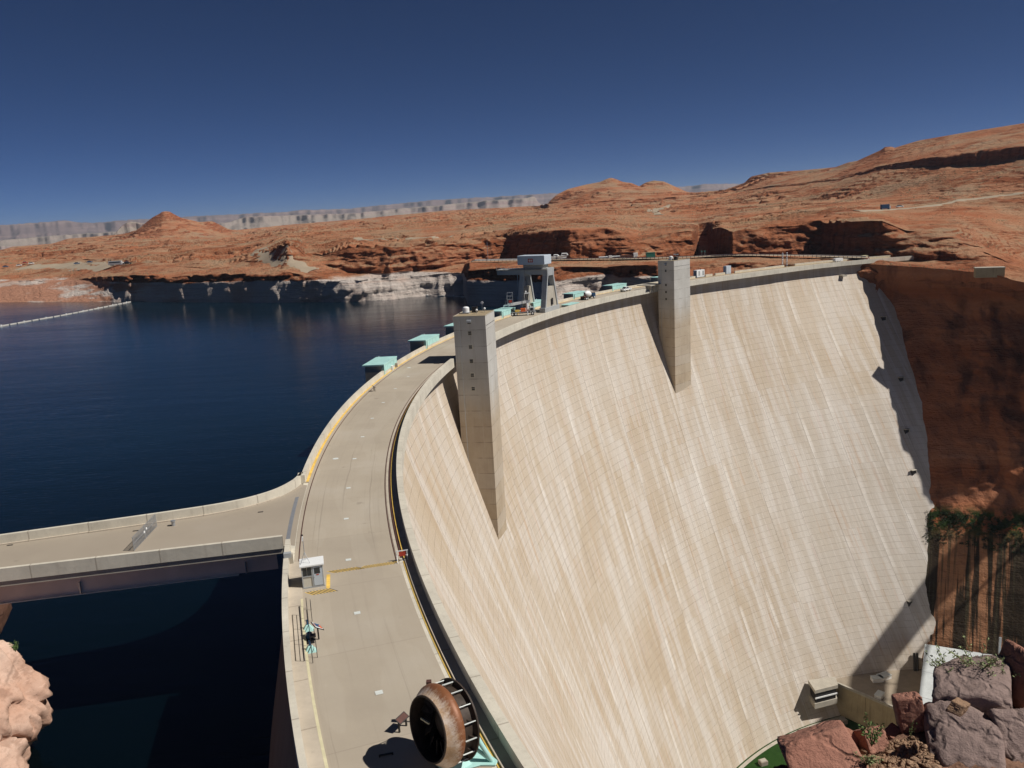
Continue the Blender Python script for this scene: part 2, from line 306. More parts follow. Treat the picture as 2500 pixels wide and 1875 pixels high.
def m_mesa(name, low, up, k):
    t = NT(name); p = t.pos(); x, y, z = t.xyz(p)
    st = t.noise(t.comb(t.m_('MULTIPLY', x, .0006), t.m_('MULTIPLY', y, .0006), t.m_('MULTIPLY', z, k)), 1., 6, .7)
    vs = t.noise(t.comb(t.m_('MULTIPLY', x, .012), t.m_('MULTIPLY', y, .012), t.m_('MULTIPLY', z, .002)), 1., 5, .7)
    c = t.mix(st, tuple(q*.7 for q in low), low); c = t.mix(t.sm(st, .5, .62), c, up); c = t.mix(t.sm(vs, .5, .75, 0, .45), c, tuple(q*.45 for q in up))
    t.col(c); t.set(.95, 0, .05); t.bump(vs, .6, 20.); return t.m
M['mesa_white'] = m_mesa('cream_mesa_rock', (.34, .285, .24), (.27, .20, .185), .045)
M['mesa_far'] = m_mesa('far_mesa_rock', (.21, .15, .14), (.25, .18, .16), .02)

# ------------------------------------------------------------------ mesh helpers
def link(name, me, mat=None, parent=None, smooth=False):
    o = bpy.data.objects.new(name, me); COL.objects.link(o)
    if mat is not None: me.materials.append(mat)
    if parent is not None: o.parent = parent
    if smooth: me.shade_smooth()
    return o
def tag(o, label=None, cat=None, group=None, kind=None):
    for k, v in (('label', label), ('category', cat), ('group', group), ('kind', kind)):
        if v: o[k] = v
    return o
def thing(name, label, cat, loc, rz=0., group=None):
    o = bpy.data.objects.new(name, None); COL.objects.link(o); o.location = loc; o.rotation_euler = (0, 0, rz); o.empty_display_size = .5
    return tag(o, label, cat, group)
def copy_tree(o, parent=None):
    c = o.copy(); COL.objects.link(c); c.parent = parent
    for ch in list(o.children): copy_tree(ch, c)
    return c
class MB:
    def __init__(s): s.v = []; s.f = []
    def add(s, vs, fs):
        b = len(s.v); s.v += [tuple(q) for q in vs]; s.f += [tuple(b+i for i in f) for f in fs]; return s
    def box(s, x0, x1, y0, y1, z0, z1, M4=None, taper=None):
        vs = [(x0,y0,z0),(x1,y0,z0),(x1,y1,z0),(x0,y1,z0),(x0,y0,z1),(x1,y0,z1),(x1,y1,z1),(x0,y1,z1)]
        if M4 is not None: vs = [M4 @ Vector(q) for q in vs]
        return s.add(vs, [(3,2,1,0),(4,5,6,7),(0,1,5,4),(1,2,6,5),(2,3,7,6),(3,0,4,7)])
    def hexa(s, bot, top):           # two quads, counter-clockwise from above
        return s.add(list(bot)+list(top), [(3,2,1,0),(4,5,6,7),(0,1,5,4),(1,2,6,5),(2,3,7,6),(3,0,4,7)])
    def bar(s, a, b, w, h=None):     # box beam between two points
        a, b = Vector(a), Vector(b); d = (b-a); L = d.length
        if L < 1e-6: return s
        h = h or w; q = d.to_track_quat('X', 'Z').to_matrix().to_4x4(); q.translation = a
        return s.box(0, L, -w/2, w/2, -h/2, h/2, q)
    def cyl(s, a, b, r, r2=None, n=14, cap=True):
        a, b = Vector(a), Vector(b); r2 = r if r2 is None else r2; d = b-a; q = d.to_track_quat('Z', 'Y').to_matrix()
        vs = []
        for c, rr in ((a, r), (b, r2)):
            for i in range(n):
                t = 2*math.pi*i/n; vs.append(c+q @ Vector((rr*math.cos(t), rr*math.sin(t), 0)))
        fs = [(i, (i+1) % n, n+(i+1) % n, n+i) for i in range(n)]
        if cap: fs += [tuple(range(n-1, -1, -1)), tuple(range(n, 2*n))]
        return s.add(vs, fs)
    def lathe(s, prof, M4, n=48):    # profile (axial, radius) about local X
        vs = []; m = len(prof)
        for i in range(n):
            t = 2*math.pi*i/n
            for x, r in prof: vs.append(M4 @ Vector((x, r*math.cos(t), r*math.sin(t))))
        fs = [(i*m+j, i*m+j+1, ((i+1) % n)*m+j+1, ((i+1) % n)*m+j) for i in range(n) for j in range(m-1)]
        return s.add(vs, fs)
    def prism(s, pts, z0, z1):       # horizontal polygon
        n = len(pts); vs = [(p[0], p[1], z0) for p in pts]+[(p[0], p[1], z1) for p in pts]
        return s.add(vs, [tuple(range(n-1, -1, -1)), tuple(range(n, 2*n))]+[(i, (i+1) % n, n+(i+1) % n, n+i) for i in range(n)])
    def ball(s, c, r, sz=1.0, n=10):
        c = Vector(c); vs = []; fs = []
        for j in range(n//2+1):
            ph = math.pi*j/(n//2)
            for i in range(n):
                t = 2*math.pi*i/n; vs.append(c+Vector((r*math.sin(ph)*math.cos(t), r*math.sin(ph)*math.sin(t), r*sz*math.cos(ph))))
        for j in range(n//2):
            for i in range(n): fs.append((j*n+i, (j+1)*n+i, (j+1)*n+(i+1) % n, j*n+(i+1) % n))
        return s.add(vs, fs)
    def build(s, name, mat, parent=None, bevel=0, smooth=False):
        me = bpy.data.meshes.new(name); me.from_pydata([tuple(q) for q in s.v], [], s.f); me.update()
        bm = bmesh.new(); bm.from_mesh(me); bmesh.ops.recalc_face_normals(bm, faces=bm.faces); bm.to_mesh(me); bm.free()
        o = link(name, me, mat, parent, False)
        if smooth: me.shade_smooth()
        if bevel: md = o.modifiers.new('bevel', 'BEVEL'); md.width = bevel; md.segments = 2; md.limit_method = 'ANGLE'
        return o
def grid(name, Pts, mat, parent=None, smooth=True, flip=False, uv=None, split=None):
    n, m = Pts.shape[:2]; idx = np.arange(n*m).reshape(n, m)
    q = np.stack([idx[:-1, :-1], idx[:-1, 1:], idx[1:, 1:], idx[1:, :-1]], -1).reshape(-1, 4)
    if flip: q = q[:, ::-1]
    me = bpy.data.meshes.new(name); me.vertices.add(n*m); me.vertices.foreach_set('co', Pts.reshape(-1).astype(np.float32))
    me.loops.add(q.size); me.loops.foreach_set('vertex_index', q.reshape(-1).astype(np.int32))
    me.polygons.add(len(q)); me.polygons.foreach_set('loop_start', np.arange(0, q.size, 4, dtype=np.int32)); me.polygons.foreach_set('loop_total', np.full(len(q), 4, np.int32))
    me.update(calc_edges=True)
    if uv is not None:
        ul = me.uv_layers.new(name='UVMap'); ul.data.foreach_set('uv', uv.reshape(-1, 2)[q.reshape(-1)].reshape(-1).astype(np.float32))
    me.validate(); o = link(name, me, mat, parent, smooth)
    return o
def ring(name, mat, t0, t1, r0, r1, z0, z1, parent=None, step=.5):   # ring sector solid with uv along the arc
    n = max(2, int(abs(t1-t0)/step)+1); T = np.linspace(t0, t1, n); off = roff(T); a = np.radians(T)
    rr = [(r1, z0), (r1, z1), (r0, z1), (r0, z0), (r1, z0)]; me_v = []; 
    vs = np.zeros((n, 4, 3))
    for j, (r, z) in enumerate(rr[:4]):
        vs[:, j, 0] = C[0]+(r+off)*np.cos(a); vs[:, j, 1] = C[1]+(r+off)*np.sin(a); vs[:, j, 2] = z
    f = []; 
    for i in range(n-1):
        for j in range(4): f.append((i*4+j, i*4+(j+1) % 4, (i+1)*4+(j+1) % 4, (i+1)*4+j))
    f += [(3, 2, 1, 0), tuple((n-1)*4+k for k in range(4))]
    me = bpy.data.meshes.new(name); me.from_pydata(vs.reshape(-1, 3).tolist(), [], f); me.update()
    ul = me.uv_layers.new(name='UVMap')
    for lp in me.loops: i, j = divmod(lp.vertex_index, 4); ul.data[lp.index].uv = (R_(T[i])*268, rr[j][0] if j in (1, 2) else rr[j][1])
    bm = bmesh.new(); bm.from_mesh(me); bmesh.ops.recalc_face_normals(bm, faces=bm.faces); bm.to_mesh(me); bm.free()
    return link(name, me, mat, parent)
def sheet(name, mat, t0, t1, r0, r1, z, parent=None):
    n = int(abs(t1-t0)/.4)+2; T = np.linspace(t0, t1, n); Rr = np.linspace(r0, r1, 3); pts = np.zeros((n, 3, 3)); uv = np.zeros((n, 3, 2))
    for j, r in enumerate(Rr):
        o = r+roff(T); pts[:, j, 0] = C[0]+o*np.cos(np.radians(T)); pts[:, j, 1] = C[1]+o*np.sin(np.radians(T)); pts[:, j, 2] = z; uv[:, j, 0] = np.radians(T)*268; uv[:, j, 1] = r
    return grid(name, pts, mat, parent, smooth=False, flip=True, uv=uv)
def ribbon(mb, pts, w, z, h=.0):
    pts = [Vector((p[0], p[1], 0)) for p in pts]; L = []; Rr = []
    for i, p in enumerate(pts):
        d = (pts[min(i+1, len(pts)-1)]-pts[max(i-1, 0)]).normalized(); n = Vector((-d.y, d.x, 0))*w/2; L.append(p+n); Rr.append(p-n)
    n = len(pts); vs = [(q.x, q.y, z) for q in L+Rr]
    mb.add(vs, [(i, n+i, n+i+1, i+1) for i in range(n-1)])
def smooth_pts(pts, k=8):
    pts = [np.array(p, float) for p in pts]; out = []
    for i in range(len(pts)-1):
        p0 = pts[max(i-1, 0)]; p1 = pts[i]; p2 = pts[i+1]; p3 = pts[min(i+2, len(pts)-1)]
        for j in range(k):
            t = j/k; out.append(.5*((2*p1)+(p2-p0)*t+(2*p0-5*p1+4*p2-p3)*t*t+(3*p1-p0-3*p2+p3)*t**3))
    out.append(pts[-1]); return out

# ------------------------------------------------------------------ dam
def face_r(z, th):
    d = 154-th; g = 48.4*(np.maximum(0, -z-4.6)/163.4)**1.12*(1+6.3e-4*d*d)
    return 264.4+roff(th)*np.clip(1+z/60, 0, 1)-g
dam = thing('dam', 'huge pale concrete arch dam with a road along its crest and a streaked face', 'dam', (C[0], C[1], 0))
dam.location = (0, 0, 0)
T = np.linspace(99, 205, 426); Z = np.concatenate([[-.86], np.linspace(-4.6, -178, 150)])
TT, ZZ = np.meshgrid(T, Z, indexing='ij'); RR = face_r(ZZ, TT)
RR[:, 0] = 264.4+roff(T)
pts = np.stack([C[0]+RR*np.cos(np.radians(TT)), C[1]+RR*np.sin(np.radians(TT)), ZZ], -1)
uvs = np.stack([np.radians(TT)*268, ZZ], -1)
grid('downstream_face', pts, M['face'], dam, uv=uvs)
Tu = np.linspace(99, 208, 260); Zu = np.array([-.87, -3., -8., -18., -30.]); Ru = np.array([274.05, 274.35, 275.5, 277.6, 279.5]); pu = np.zeros((len(Tu), 5, 3))
for k in range(5): pu[:, k, 0] = C[0]+(Ru[k]+roff(Tu))*np.cos(np.radians(Tu)); pu[:, k, 1] = C[1]+(Ru[k]+roff(Tu))*np.sin(np.radians(Tu)); pu[:, k, 2] = Zu[k]
grid('upstream_wall', pu, M['up'], dam)
ring('road_slab', M['parapet'], 99, 205, 261.42, 274.06, -.86, -.02, dam)
sheet('roadway', M['road'], 99, 205, 263.4, 273.42, .0, dam)
def seg(name, mat, a, b, r0, r1, z0, z1): return ring(name, mat, a, b, r0, r1, z0, z1, dam)
seg('walkway', M['curb'], 99, 205, 262.15, 262.9, -.015, .16); 
seg('sidewalk', M['curb'], 99, 187.2, 273.4, 273.82, -.015, .16); seg('sidewalk', M['curb'], 192.6, 205, 272.6, 273.82, -.015, .16)
for a, b in ((99, 131.6), (137.0, 167.6), (169.75, 205)): tag(seg('downstream_parapet', M['parapet'], a, b, 261.4, 262.15, -.9, 1.07))
seg('downstream_parapet', M['parapet'], 131.6, 133.0, 261.4, 262.15, -.9, 1.07); seg('downstream_parapet', M['parapet'], 135.6, 136.2, 261.4, 262.15, -.9, 1.07)
seg('downstream_parapet', M['parapet'], 133.0, 135.6, 261.4, 262.15, -.9, .2)
for a, b in ((99, 112.8), (114.3, 121.3), (122.6, 123.9), (124.3, 125.2), (126.6, 187.2), (191.75, 205)): seg('upstream_parapet', M['parapet'], a, b, 273.82, 274.3, -1.2, 1.07)
# rails, kerb paint
for r0, r1 in ((263.62, 263.72),):
    seg('crane_rail', M['rail'], 99, 193.2, r0, r1, -.01, .03)
seg('crane_rail', M['rail'], 99, 205 if False else 192.6, 272.92, 273.02, -.01, .03)
seg('service_pipe', M['rail'], 170, 193.1, 263.08, 263.2, -.01, .13)
seg('rail_kerb', M['curb'], 170, 193.1, 263.25, 263.55, -.01, .05)
mk = MB()
def arcpts(a, b, r, st=.5): 
    n = max(2, int(abs(b-a)/st)+1); return [arc(t, r)[:2] for t in np.linspace(a, b, n)]
o = MB(); ribbon(o, arcpts(99, 187.2, 273.56), .36, .166); ribbon(o, arcpts(170, 193.2, 262.86), .16, .166); ribbon(o, arcpts(193.3, 205, 262.98), .2, .02); o.build('yellow_kerb_line', M['yellow'], dam)
o = MB(); ribbon(o, arcpts(194.4, 205, 272.68), .2, .166); o.build('cream_kerb_line', M['cream'], dam)
# hatch markings on the roadway
mkp = MB()
A_, B_ = np.array([-18.35, 73.35]), np.array([-12.1, 74.85]); dd = (B_-A_)/np.linalg.norm(B_-A_); nn = np.array([-dd[1], dd[0]]); Lh = np.linalg.norm(B_-A_)
n = 20
for i in range(n):
    s = (i+.5)/n*Lh; c = A_+dd*s; sg = -1 if i < n*.45 else 1
    a = c-nn*.33-dd*.30*sg*1.2; b = c+nn*.33+dd*.30*sg*1.2; ribbon(mkp, [a, b], .085, .006)
A2_, B2_ = np.array([-19.4, 68.95]), np.array([-17.2, 69.55]); d2 = (B2_-A2_)/np.linalg.norm(B2_-A2_); n2 = np.array([-d2[1], d2[0]]); L2_ = np.linalg.norm(B2_-A2_)
for i in range(8):
    c = A2_+d2*((i+.5)/8*L2_); ribbon(mkp, [c-n2*.42+d2*.35, c+n2*.42-d2*.35], .09, .006)
ribbon(mkp, [(-17.75, 69.9), (-18.35, 72.9)], .34, .006)
tag(mkp.build('road_markings', M['yellow']), kind='structure')
mkb = MB()
for i in range(n):
    s = (i+1.0)/n*Lh; c = A_+dd*s; sg = -1 if i < n*.45 else 1
    ribbon(mkb, [c-nn*.30-dd*.36*sg, c+nn*.30+dd*.36*sg], .07, .008)
for i in range(8):
    c = A2_+d2*((i+1.)/8*L2_); ribbon(mkb, [c-n2*.42+d2*.35, c+n2*.42-d2*.35], .07, .008)
tag(mkb.build('road_markings_black', M['black']), kind='structure')
# cover plates every 12 m along the road
pl0 = None
for i, t in enumerate([198.01, 195.29, 192.8, 190.31, 187.98, 185.25, 182.76, 180.28, 177.8, 175.3, 172.8]):
    if i == 0:
        pl0 = thing('cover_plate', '', 'cover plate', (0, 0, 0)); MB().box(-.26, .26, -.24, .24, .001, .02).build('plate', M['plate'], pl0); MB().box(-.31, .31, -.29, .29, .0005, .012).build('frame', M['concrete'], pl0); pc = pl0
    else: pc = copy_tree(pl0)
    pc.location = arc(t, 268.2, .001); pc.rotation_euler = (0, 0, R_(t))
    w = ['nearest the big turbine wheel', 'beside the display panels', 'just beyond the hatched line', 'second beyond the hatched line', 'level with the side bridge joint', 'where the side parapet curves', 'sixth from the booth', 'well past the side bridge, mid road', 'fourth before the tower shadow', 'third before the tower shadow', 'nearest the tower shadow'][i]
    tag(pc, 'small pale square cover plate in the crest road, '+w, 'cover plate', 'cover plates in the crest road')
for t, r, w in ((170.64, 270.7, 'round pale manhole cover in the crest road by the tower shadow'), (185.08, 270.9, 'round pale manhole cover in the crest road near the side bridge')):
    o = MB().cyl(tuple(arc(t, r, 0.001)), tuple(arc(t, r, .02)), .42, n=24).build('manhole_cover', M['plate']); tag(o, w, 'manhole cover')

# gallery openings on the face
for x, y in ((2157, 780), (2200, 928), (2213, 1055), (2230, 1155), (2221, 1474)):
    d = ray(x, y); d = d/np.linalg.norm(d); t = 280
    while t < 600:
        X = d*t; z = X[2]+CZ; v = X[:2]-C; th = math.degrees(math.atan2(v[1], v[0])); rr = math.hypot(*v)
        if rr > face_r(np.array(z), np.array(th)): break
        t += .25
    mt = Matrix.Rotation(R_(th), 4, 'Z'); mt.translation = (X[0], X[1], z)
    MB().box(-.4, .6, -1.0, 1.0, -1.3, 1.3, mt).build('gallery_opening', M['black'], dam)
    MB().box(-.75, .6, -1.3, 1.3, 1.3, 1.5, mt).box(-.6, .6, -1.3, -1.0, -1.3, 1.3, mt).build('gallery_frame', M['concrete'], dam)
mt = Matrix.Rotation(R_(108.6), 4, 'Z'); mt.translation = arc(108.6, 262.6, -5.6); MB().box(-1.6, 2, -1.2, 1.2, -.35, .35, mt).build('bracket', M['concrete'], dam)

# ------------------------------------------------------------------ elevator towers
def tower(ta, tb, ztop, wins, label, dish):
    tc = (ta+tb)/2; w = 257.3*R_(tb-ta)/2
    t = thing('elevator_tower', label, 'tower', tuple(arc(tc, 257.3, 0)), R_(tc), 'square concrete towers on the dam face')
    MB().box(-3.7, 3.6, -w, w, -62, ztop).build('shaft', M['tower'], t)
    MB().box(-3.55, 3.45, -w+.15, w-.15, ztop+.002, ztop+.06).build('roof', M['tan'], t)
    cp = MB(); e = .14
    cp.box(-3.74, -3.6, -w-.04, w+.04, ztop-.02, ztop+.14).box(3.5, 3.64, -w-.04, w+.04, ztop-.02, ztop+.14).box(-3.6, 3.5, -w-.04, -w+.1, ztop-.02, ztop+.14).box(-3.6, 3.5, w-.1, w+.04, ztop-.02, ztop+.14).build('coping', M['concrete'], t)
    for z in wins:
        f = MB().box(-.45, .45, w, w+.06, z-.5, z+.5).build('window', M['concrete'], t)
        MB().box(-.35, .35, w+.06, w+.075, z-.38, z-.03).box(-.35, .35, w+.06, w+.075, z+.05, z+.38).build('pane', M['glass'], f)
        if z > ztop-3: MB().hexa([(-.5, w+.07, z+.05), (.5, w+.07, z+.05), (.5, w+.5, z-.1), (-.5, w+.5, z-.1)], [(-.5, w+.07, z+.55), (.5, w+.07, z+.55), (.5, w+.5, z+.25), (-.5, w+.5, z+.25)]).build('vent_hood', M['steel'], f)
    MB().box(2.2, 2.3, w, w+.06, -30, ztop-1).build('conduit', M['steel'], t); MB().box(-3.72, -3.7, -w+.3, w-.3, ztop-2.2, ztop-2.1).build('groove', M['black'], t)
    # lamp bracket on the far side
    MB().box(3.0, 3.4, -w-.25, -w, 2.5, 3.0).build('lamp', M['black'], t)
    return t, w
t1, w1 = tower(167.6, 169.75, 10.4, (9.2, 6.7, 3.6, .4, -2.8, -5.9), 'nearer square concrete elevator tower on the dam face, seen beside the curving road', True)
t2, w2 = tower(133.1, 135.5, 10.9, (9.6, 7.2, 1.8, -.9, -3.6), 'farther square concrete elevator tower rising beyond the gantry crane', True)
def roof_item(tw, x, y, z, name, label, cat, fn):
    m = Matrix.Rotation(tw.rotation_euler[2], 4, 'Z'); m.translation = tw.location; p = m @ Vector((x, y, z))
    t = thing(name, label, cat, tuple(p), tw.rotation_euler[2]); fn(t); return t
def f_tank(t):
    MB().box(-.8, .8, -.9, .9, 0, .3).build('base', M['steel'], t); MB().cyl((0, 0, .3), (0, 0, 1.2), .75, n=20).build('drum', M['white'], t, smooth=False); MB().ball((0, 0, 1.2), .75, .5, 16).build('dome', M['white'], t, smooth=True)
def f_box(t):
    MB().box(-.6, .6, -.5, .5, .0, 1.3).build('cabinet', M['black'], t); MB().cyl((-.5, 0, 1.25), (-.5, 0, 1.9), .04).build('post', M['black'], t); MB().cyl((.5, .4, 1.25), (.5, .4, 1.7), .04).build('post', M['black'], t)
def f_mast(t):
    MB().cyl((0, 0, 0), (0, 0, 2.2), .04).build('pole', M['steel'], t); MB().cyl((0, .1, 2.0), (0, -.1, 2.0), .32, n=16).build('antenna', M['white'], t)
def f_lamp(t):
    MB().cyl((0, 0, 0), (0, 0, .7), .05).build('post', M['steel'], t); MB().ball((0, 0, .85), .28, 1., 12).build('globe', M['white'], t, smooth=True)
roof_item(t1, 1.9, -.6, 10.46, 'roof_vent', 'white domed roof vent at the left on the nearer tower roof', 'vent', f_tank)
roof_item(t1, .2, -2.0, 10.46, 'equipment_cabinet', 'black equipment cabinet on the nearer tower roof', 'cabinet', f_box)
roof_item(t1, -1.3, -3.2, 10.46, 'antenna_mast', 'antenna mast with a pale diamond shaped head on the nearer tower roof', 'antenna', f_mast)
roof_item(t1, -.9, .8, 10.46, 'roof_lamp', 'small white globe lamp in front of the cabinet on the nearer tower roof', 'lamp', f_lamp)
roof_item(t1, -2.2, -1.6, 10.46, 'roof_lamp', 'small white globe lamp right of the antenna mast on the nearer tower roof', 'lamp', f_lamp)
roof_item(t2, .2, 1.6, 10.96, 'roof_vent', 'white domed roof vent on the farther tower roof', 'vent', f_tank)
roof_item(t2, -1.6, 1.0, 10.96, 'equipment_cabinet', 'black equipment cabinet on the farther tower roof', 'cabinet', f_box)
roof_item(t2, .6, -3.0, 10.96, 'roof_lamp', 'small globe lamp at the right on the farther tower roof', 'lamp', f_lamp)
def f_ant(t):
    MB().cyl((0, 0, 0), (0, 0, 2.0), .05).build('pole', M['steel'], t); MB().bar((-1., 0, 2.0), (1., 0, 2.0), .22, .3).build('crossbar', M['white'], t)
roof_item(t2, -.6, -.6, 10.96, 'antenna_mast', 'short mast with a white crossbar on the farther tower roof', 'antenna', f_ant)
# canopy beside the farther tower
cn = thing('canopy', 'flat concrete canopy on short piers over the parapet beside the farther tower', 'canopy', tuple(arc(135.9, 262.2, 0)), R_(135.9), None)
MB().box(-2.6, 3.8, -2.6, 5.2, 2.0, 2.28).build('roof_slab', M['concrete'], cn, .03)
for y in (-1.7, .6, 2.9): MB().hexa([(-1.0, y-.35, -.9), (.4, y-.35, -.9), (.4, y+.35, -.9), (-1.0, y+.35, -.9)], [(-1.7, y-.45, 2.0), (1.2, y-.45, 2.0), (1.2, y+.45, 2.0), (-1.7, y+.45, 2.0)]).build('pier', M['concrete'], cn)

# ------------------------------------------------------------------ intake gate houses
def gate_house(tc, w, h, label, slot=False, hz=True):
    g = thing('gate_house', label, 'gate house', tuple(arc(tc, 274.3, 0)), R_(tc), 'pale teal gate houses along the lake side of the dam')
    hw = w/2; a, b = -.32, 2.9
    MB().hexa([(a-.3, -hw-.06, h-.3), (b+1.3, -hw-.06, h-.4), (b+1.3, hw+.06, h-.4), (a-.3, hw+.06, h-.3)], [(a-.3, -hw-.06, h+.0), (b+1.3, -hw-.06, h-.1), (b+1.3, hw+.06, h-.1), (a-.3, hw+.06, h+.0)]).build('roof', M['teal'], g)
    pn = MB().box(a-.22, a+.25, -hw, hw, .78, h-.29).box(a-.3, a+.2, hw-.55, hw, .17, h-.29)
    for i in range(5): pn.box(a-.26, a-.2, -hw+.15+i*(w-.4)/4, -hw+.22+i*(w-.4)/4, 1.0, h-.37)
    pn.build('front_panel', M['teal'], g)
    MB().hexa([(.02, -hw, -30), (4.6, -hw, -30), (4.6, hw, -30), (.02, hw, -30)], [(.02, -hw, h-.32), (3.6, -hw, h-.42), (3.6, hw, h-.42), (.02, hw, h-.32)]).build('body', M['parapet'], g)
    if slot: MB().box(a-.27, a-.2, hw-.95, hw-.55, .17, h-.4).build('slot', M['black'], g)
    MB().cyl((b+.6, -hw+.2, h-.3), (b+.6, -hw+.2, h+.15), .08).build('lifting_lug', M['white'], g)
    return g
GH = [(171.35, 10., 2.42, 'nearest teal roofed gate house, on the lake side before the first tower', False), (164.7, 10., 2.45, 'second teal roofed gate house, standing before the first tower', True), (159.55, 10., 2.45, 'teal roofed gate house half hidden behind the nearer tower', False),
      (153.2, 9.6, 2.5, 'teal gate house right behind the nearer tower, beside the crane truck', True), (148.5, 9.6, 2.4, 'teal gate house seen between the legs of the gantry crane', False), (142.7, 9.6, 2.3, 'teal gate house directly behind the cement mixer truck', True),
      (137.1, 9.6, 2.5, 'teal gate house behind the white pickup truck', False), (130.6, 9.6, 2.7, 'farthest teal gate house, just left of the farther tower', False)]
for a in GH: gate_house(*a)
o = thing('hatch_cover', 'low pale teal hatch cover lying on the road right of the gantry crane', 'hatch cover', tuple(arc(147.0, 266.2, 0)), R_(147.0)); MB().box(-1.6, 1.5, -3.9, 3.9, .55, .75).build('lid', M['teal'], o); MB().box(-1.4, 1.3, -3.6, 3.6, 0, .55).build('curb', M['grey'], o)
o = thing('hatch_cover', 'tiny teal hatch lid flat on the road right behind the nearer tower', 'hatch cover', tuple(arc(163.6, 267.0, 0)), R_(163.6)); MB().box(-.5, .5, -.8, .8, 0, .08).build('lid', M['teal'], o)

# ------------------------------------------------------------------ gantry crane
gc = thing('gantry_crane', 'tall grey gantry crane straddling the crest road with a pale machinery house on top', 'crane', tuple(arc(149.85, 270.0, 0)), R_(149.85))
def plateleg(x0, x1, name='leg'):
    m = MB(); b, tp, zt, zb = 4.75, 2.0, 11.6, 1.5    # a tapering A-shaped end frame (in y), thickness x0..x1
    for s in (-1, 1):
        m.hexa([(x0, s*b-.25*(s > 0)*0-.3, 0), (x1, s*b-.3, 0), (x1, s*b+.3, 0), (x0, s*b+.3, 0)], [(x0, s*tp-.3, zt), (x1, s*tp-.3, zt), (x1, s*tp+.3, zt), (x0, s*tp+.3, zt)])
    o = m.build(name, M['grey'], gc)
    m = MB(); q = lambda z: b+(tp-b)*z/zt-.3
    y0, y1 = q(0.2), q(8.0)
    m.hexa([(x0+.3, -y0, .2), (x1-.25, -y0, .2), (x1-.25, y0, .2), (x0+.3, y0, .2)], [(x0+.3, -y1, 8.), (x1-.25, -y1, 8.), (x1-.25, y1, 8.), (x0+.3, y1, 8.)]); m.build('leg_panel', M['concrete'], gc)
    MB().box(x0-.12, x1+.12, -b-.5, b+.5, .0, 1.5).build('truck_beam', M['grey'], gc, .04)
    for y in (-3.6, 3.6): MB().cyl((x0+.1, y, .35), (x1-.1, y, .35), .35).build('wheel', M['black'], gc)
plateleg(-4.0, -2.2); plateleg(4.6, 6.3)
for x0, x1 in ((-4.0, -2.2), (4.6, 6.3)): MB().box(x0-.05, x1+.05, -2.35, 2.35, 11.6, 14.0).build('leg_head', M['grey'], gc, .05)
bm_ = MB(); bm_.box(-4.1, 15.0, -2.0, -1.2, 12.0, 13.8).box(-4.1, 15.0, 1.2, 2.0, 12.0, 13.8).box(14.6, 15.1, -2.0, 2.0, 12.4, 13.8); bm_.build('girder', M['grey'], gc, .04)
MB().box(-4.0, 14.8, 2.0, 2.9, 13.6, 13.72).box(-4.0, 14.8, -2.9, -2.0, 13.6, 13.72).build('catwalk', M['concrete'], gc)
rl = MB()
for y in (2.85,):
    rl.bar((-4, y, 14.7), (14.8, y, 14.7), .06).bar((-4, y, 14.25), (14.8, y, 14.25), .05)
    for i in range(13): rl.bar((-4+i*1.56, y, 13.7), (-4+i*1.56, y, 14.7), .06)
rl.build('handrail', M['grey'], gc)
MB().box(-2.2, 5.0, -1.9, 1.9, 13.9, 15.2).build('trolley', M['concrete'], gc)
MB().box(-3.2, 6.8, -2.5, 2.5, 15.2, 18.2).build('machinery_house', M['cab'], gc, .18)
MB().box(1.0, 2.8, 2.46, 2.53, 16.0, 17.2).build('emblem', M['red'], gc)
MB().box(2.1, 2.3, 2.53, 2.545, 16.2, 17.0).box(1.5, 1.7, 2.53, 2.545, 16.2, 17.0).box(1.2, 2.6, 2.53, 2.56, 16.5, 16.65).build('emblem_mark', M['white'], gc)
hk = MB(); 
for y in (-.15, .15): hk.cyl((8.4, y, 13.9), (8.4, y, 4.6), .05, n=6)
hk.build('hoist_rope', M['steel'], gc); MB().box(8.1, 8.7, -.3, .3, 3.9, 4.6).build('hook_block', M['steel'], gc)
lad = MB()
for y in (1.6, 2.1): lad.bar((4.5, y, 1.5), (4.5, y, 13.6), .08)
for i in range(24): lad.bar((4.5, 1.6, 1.8+i*.5), (4.5, 2.1, 1.8+i*.5), .05)
lad.build('ladder', M['steel'], gc)
MB().box(-4.03, -3.98, -1.0, .2, 2.0, 4.2).build('door', M['black'], gc)

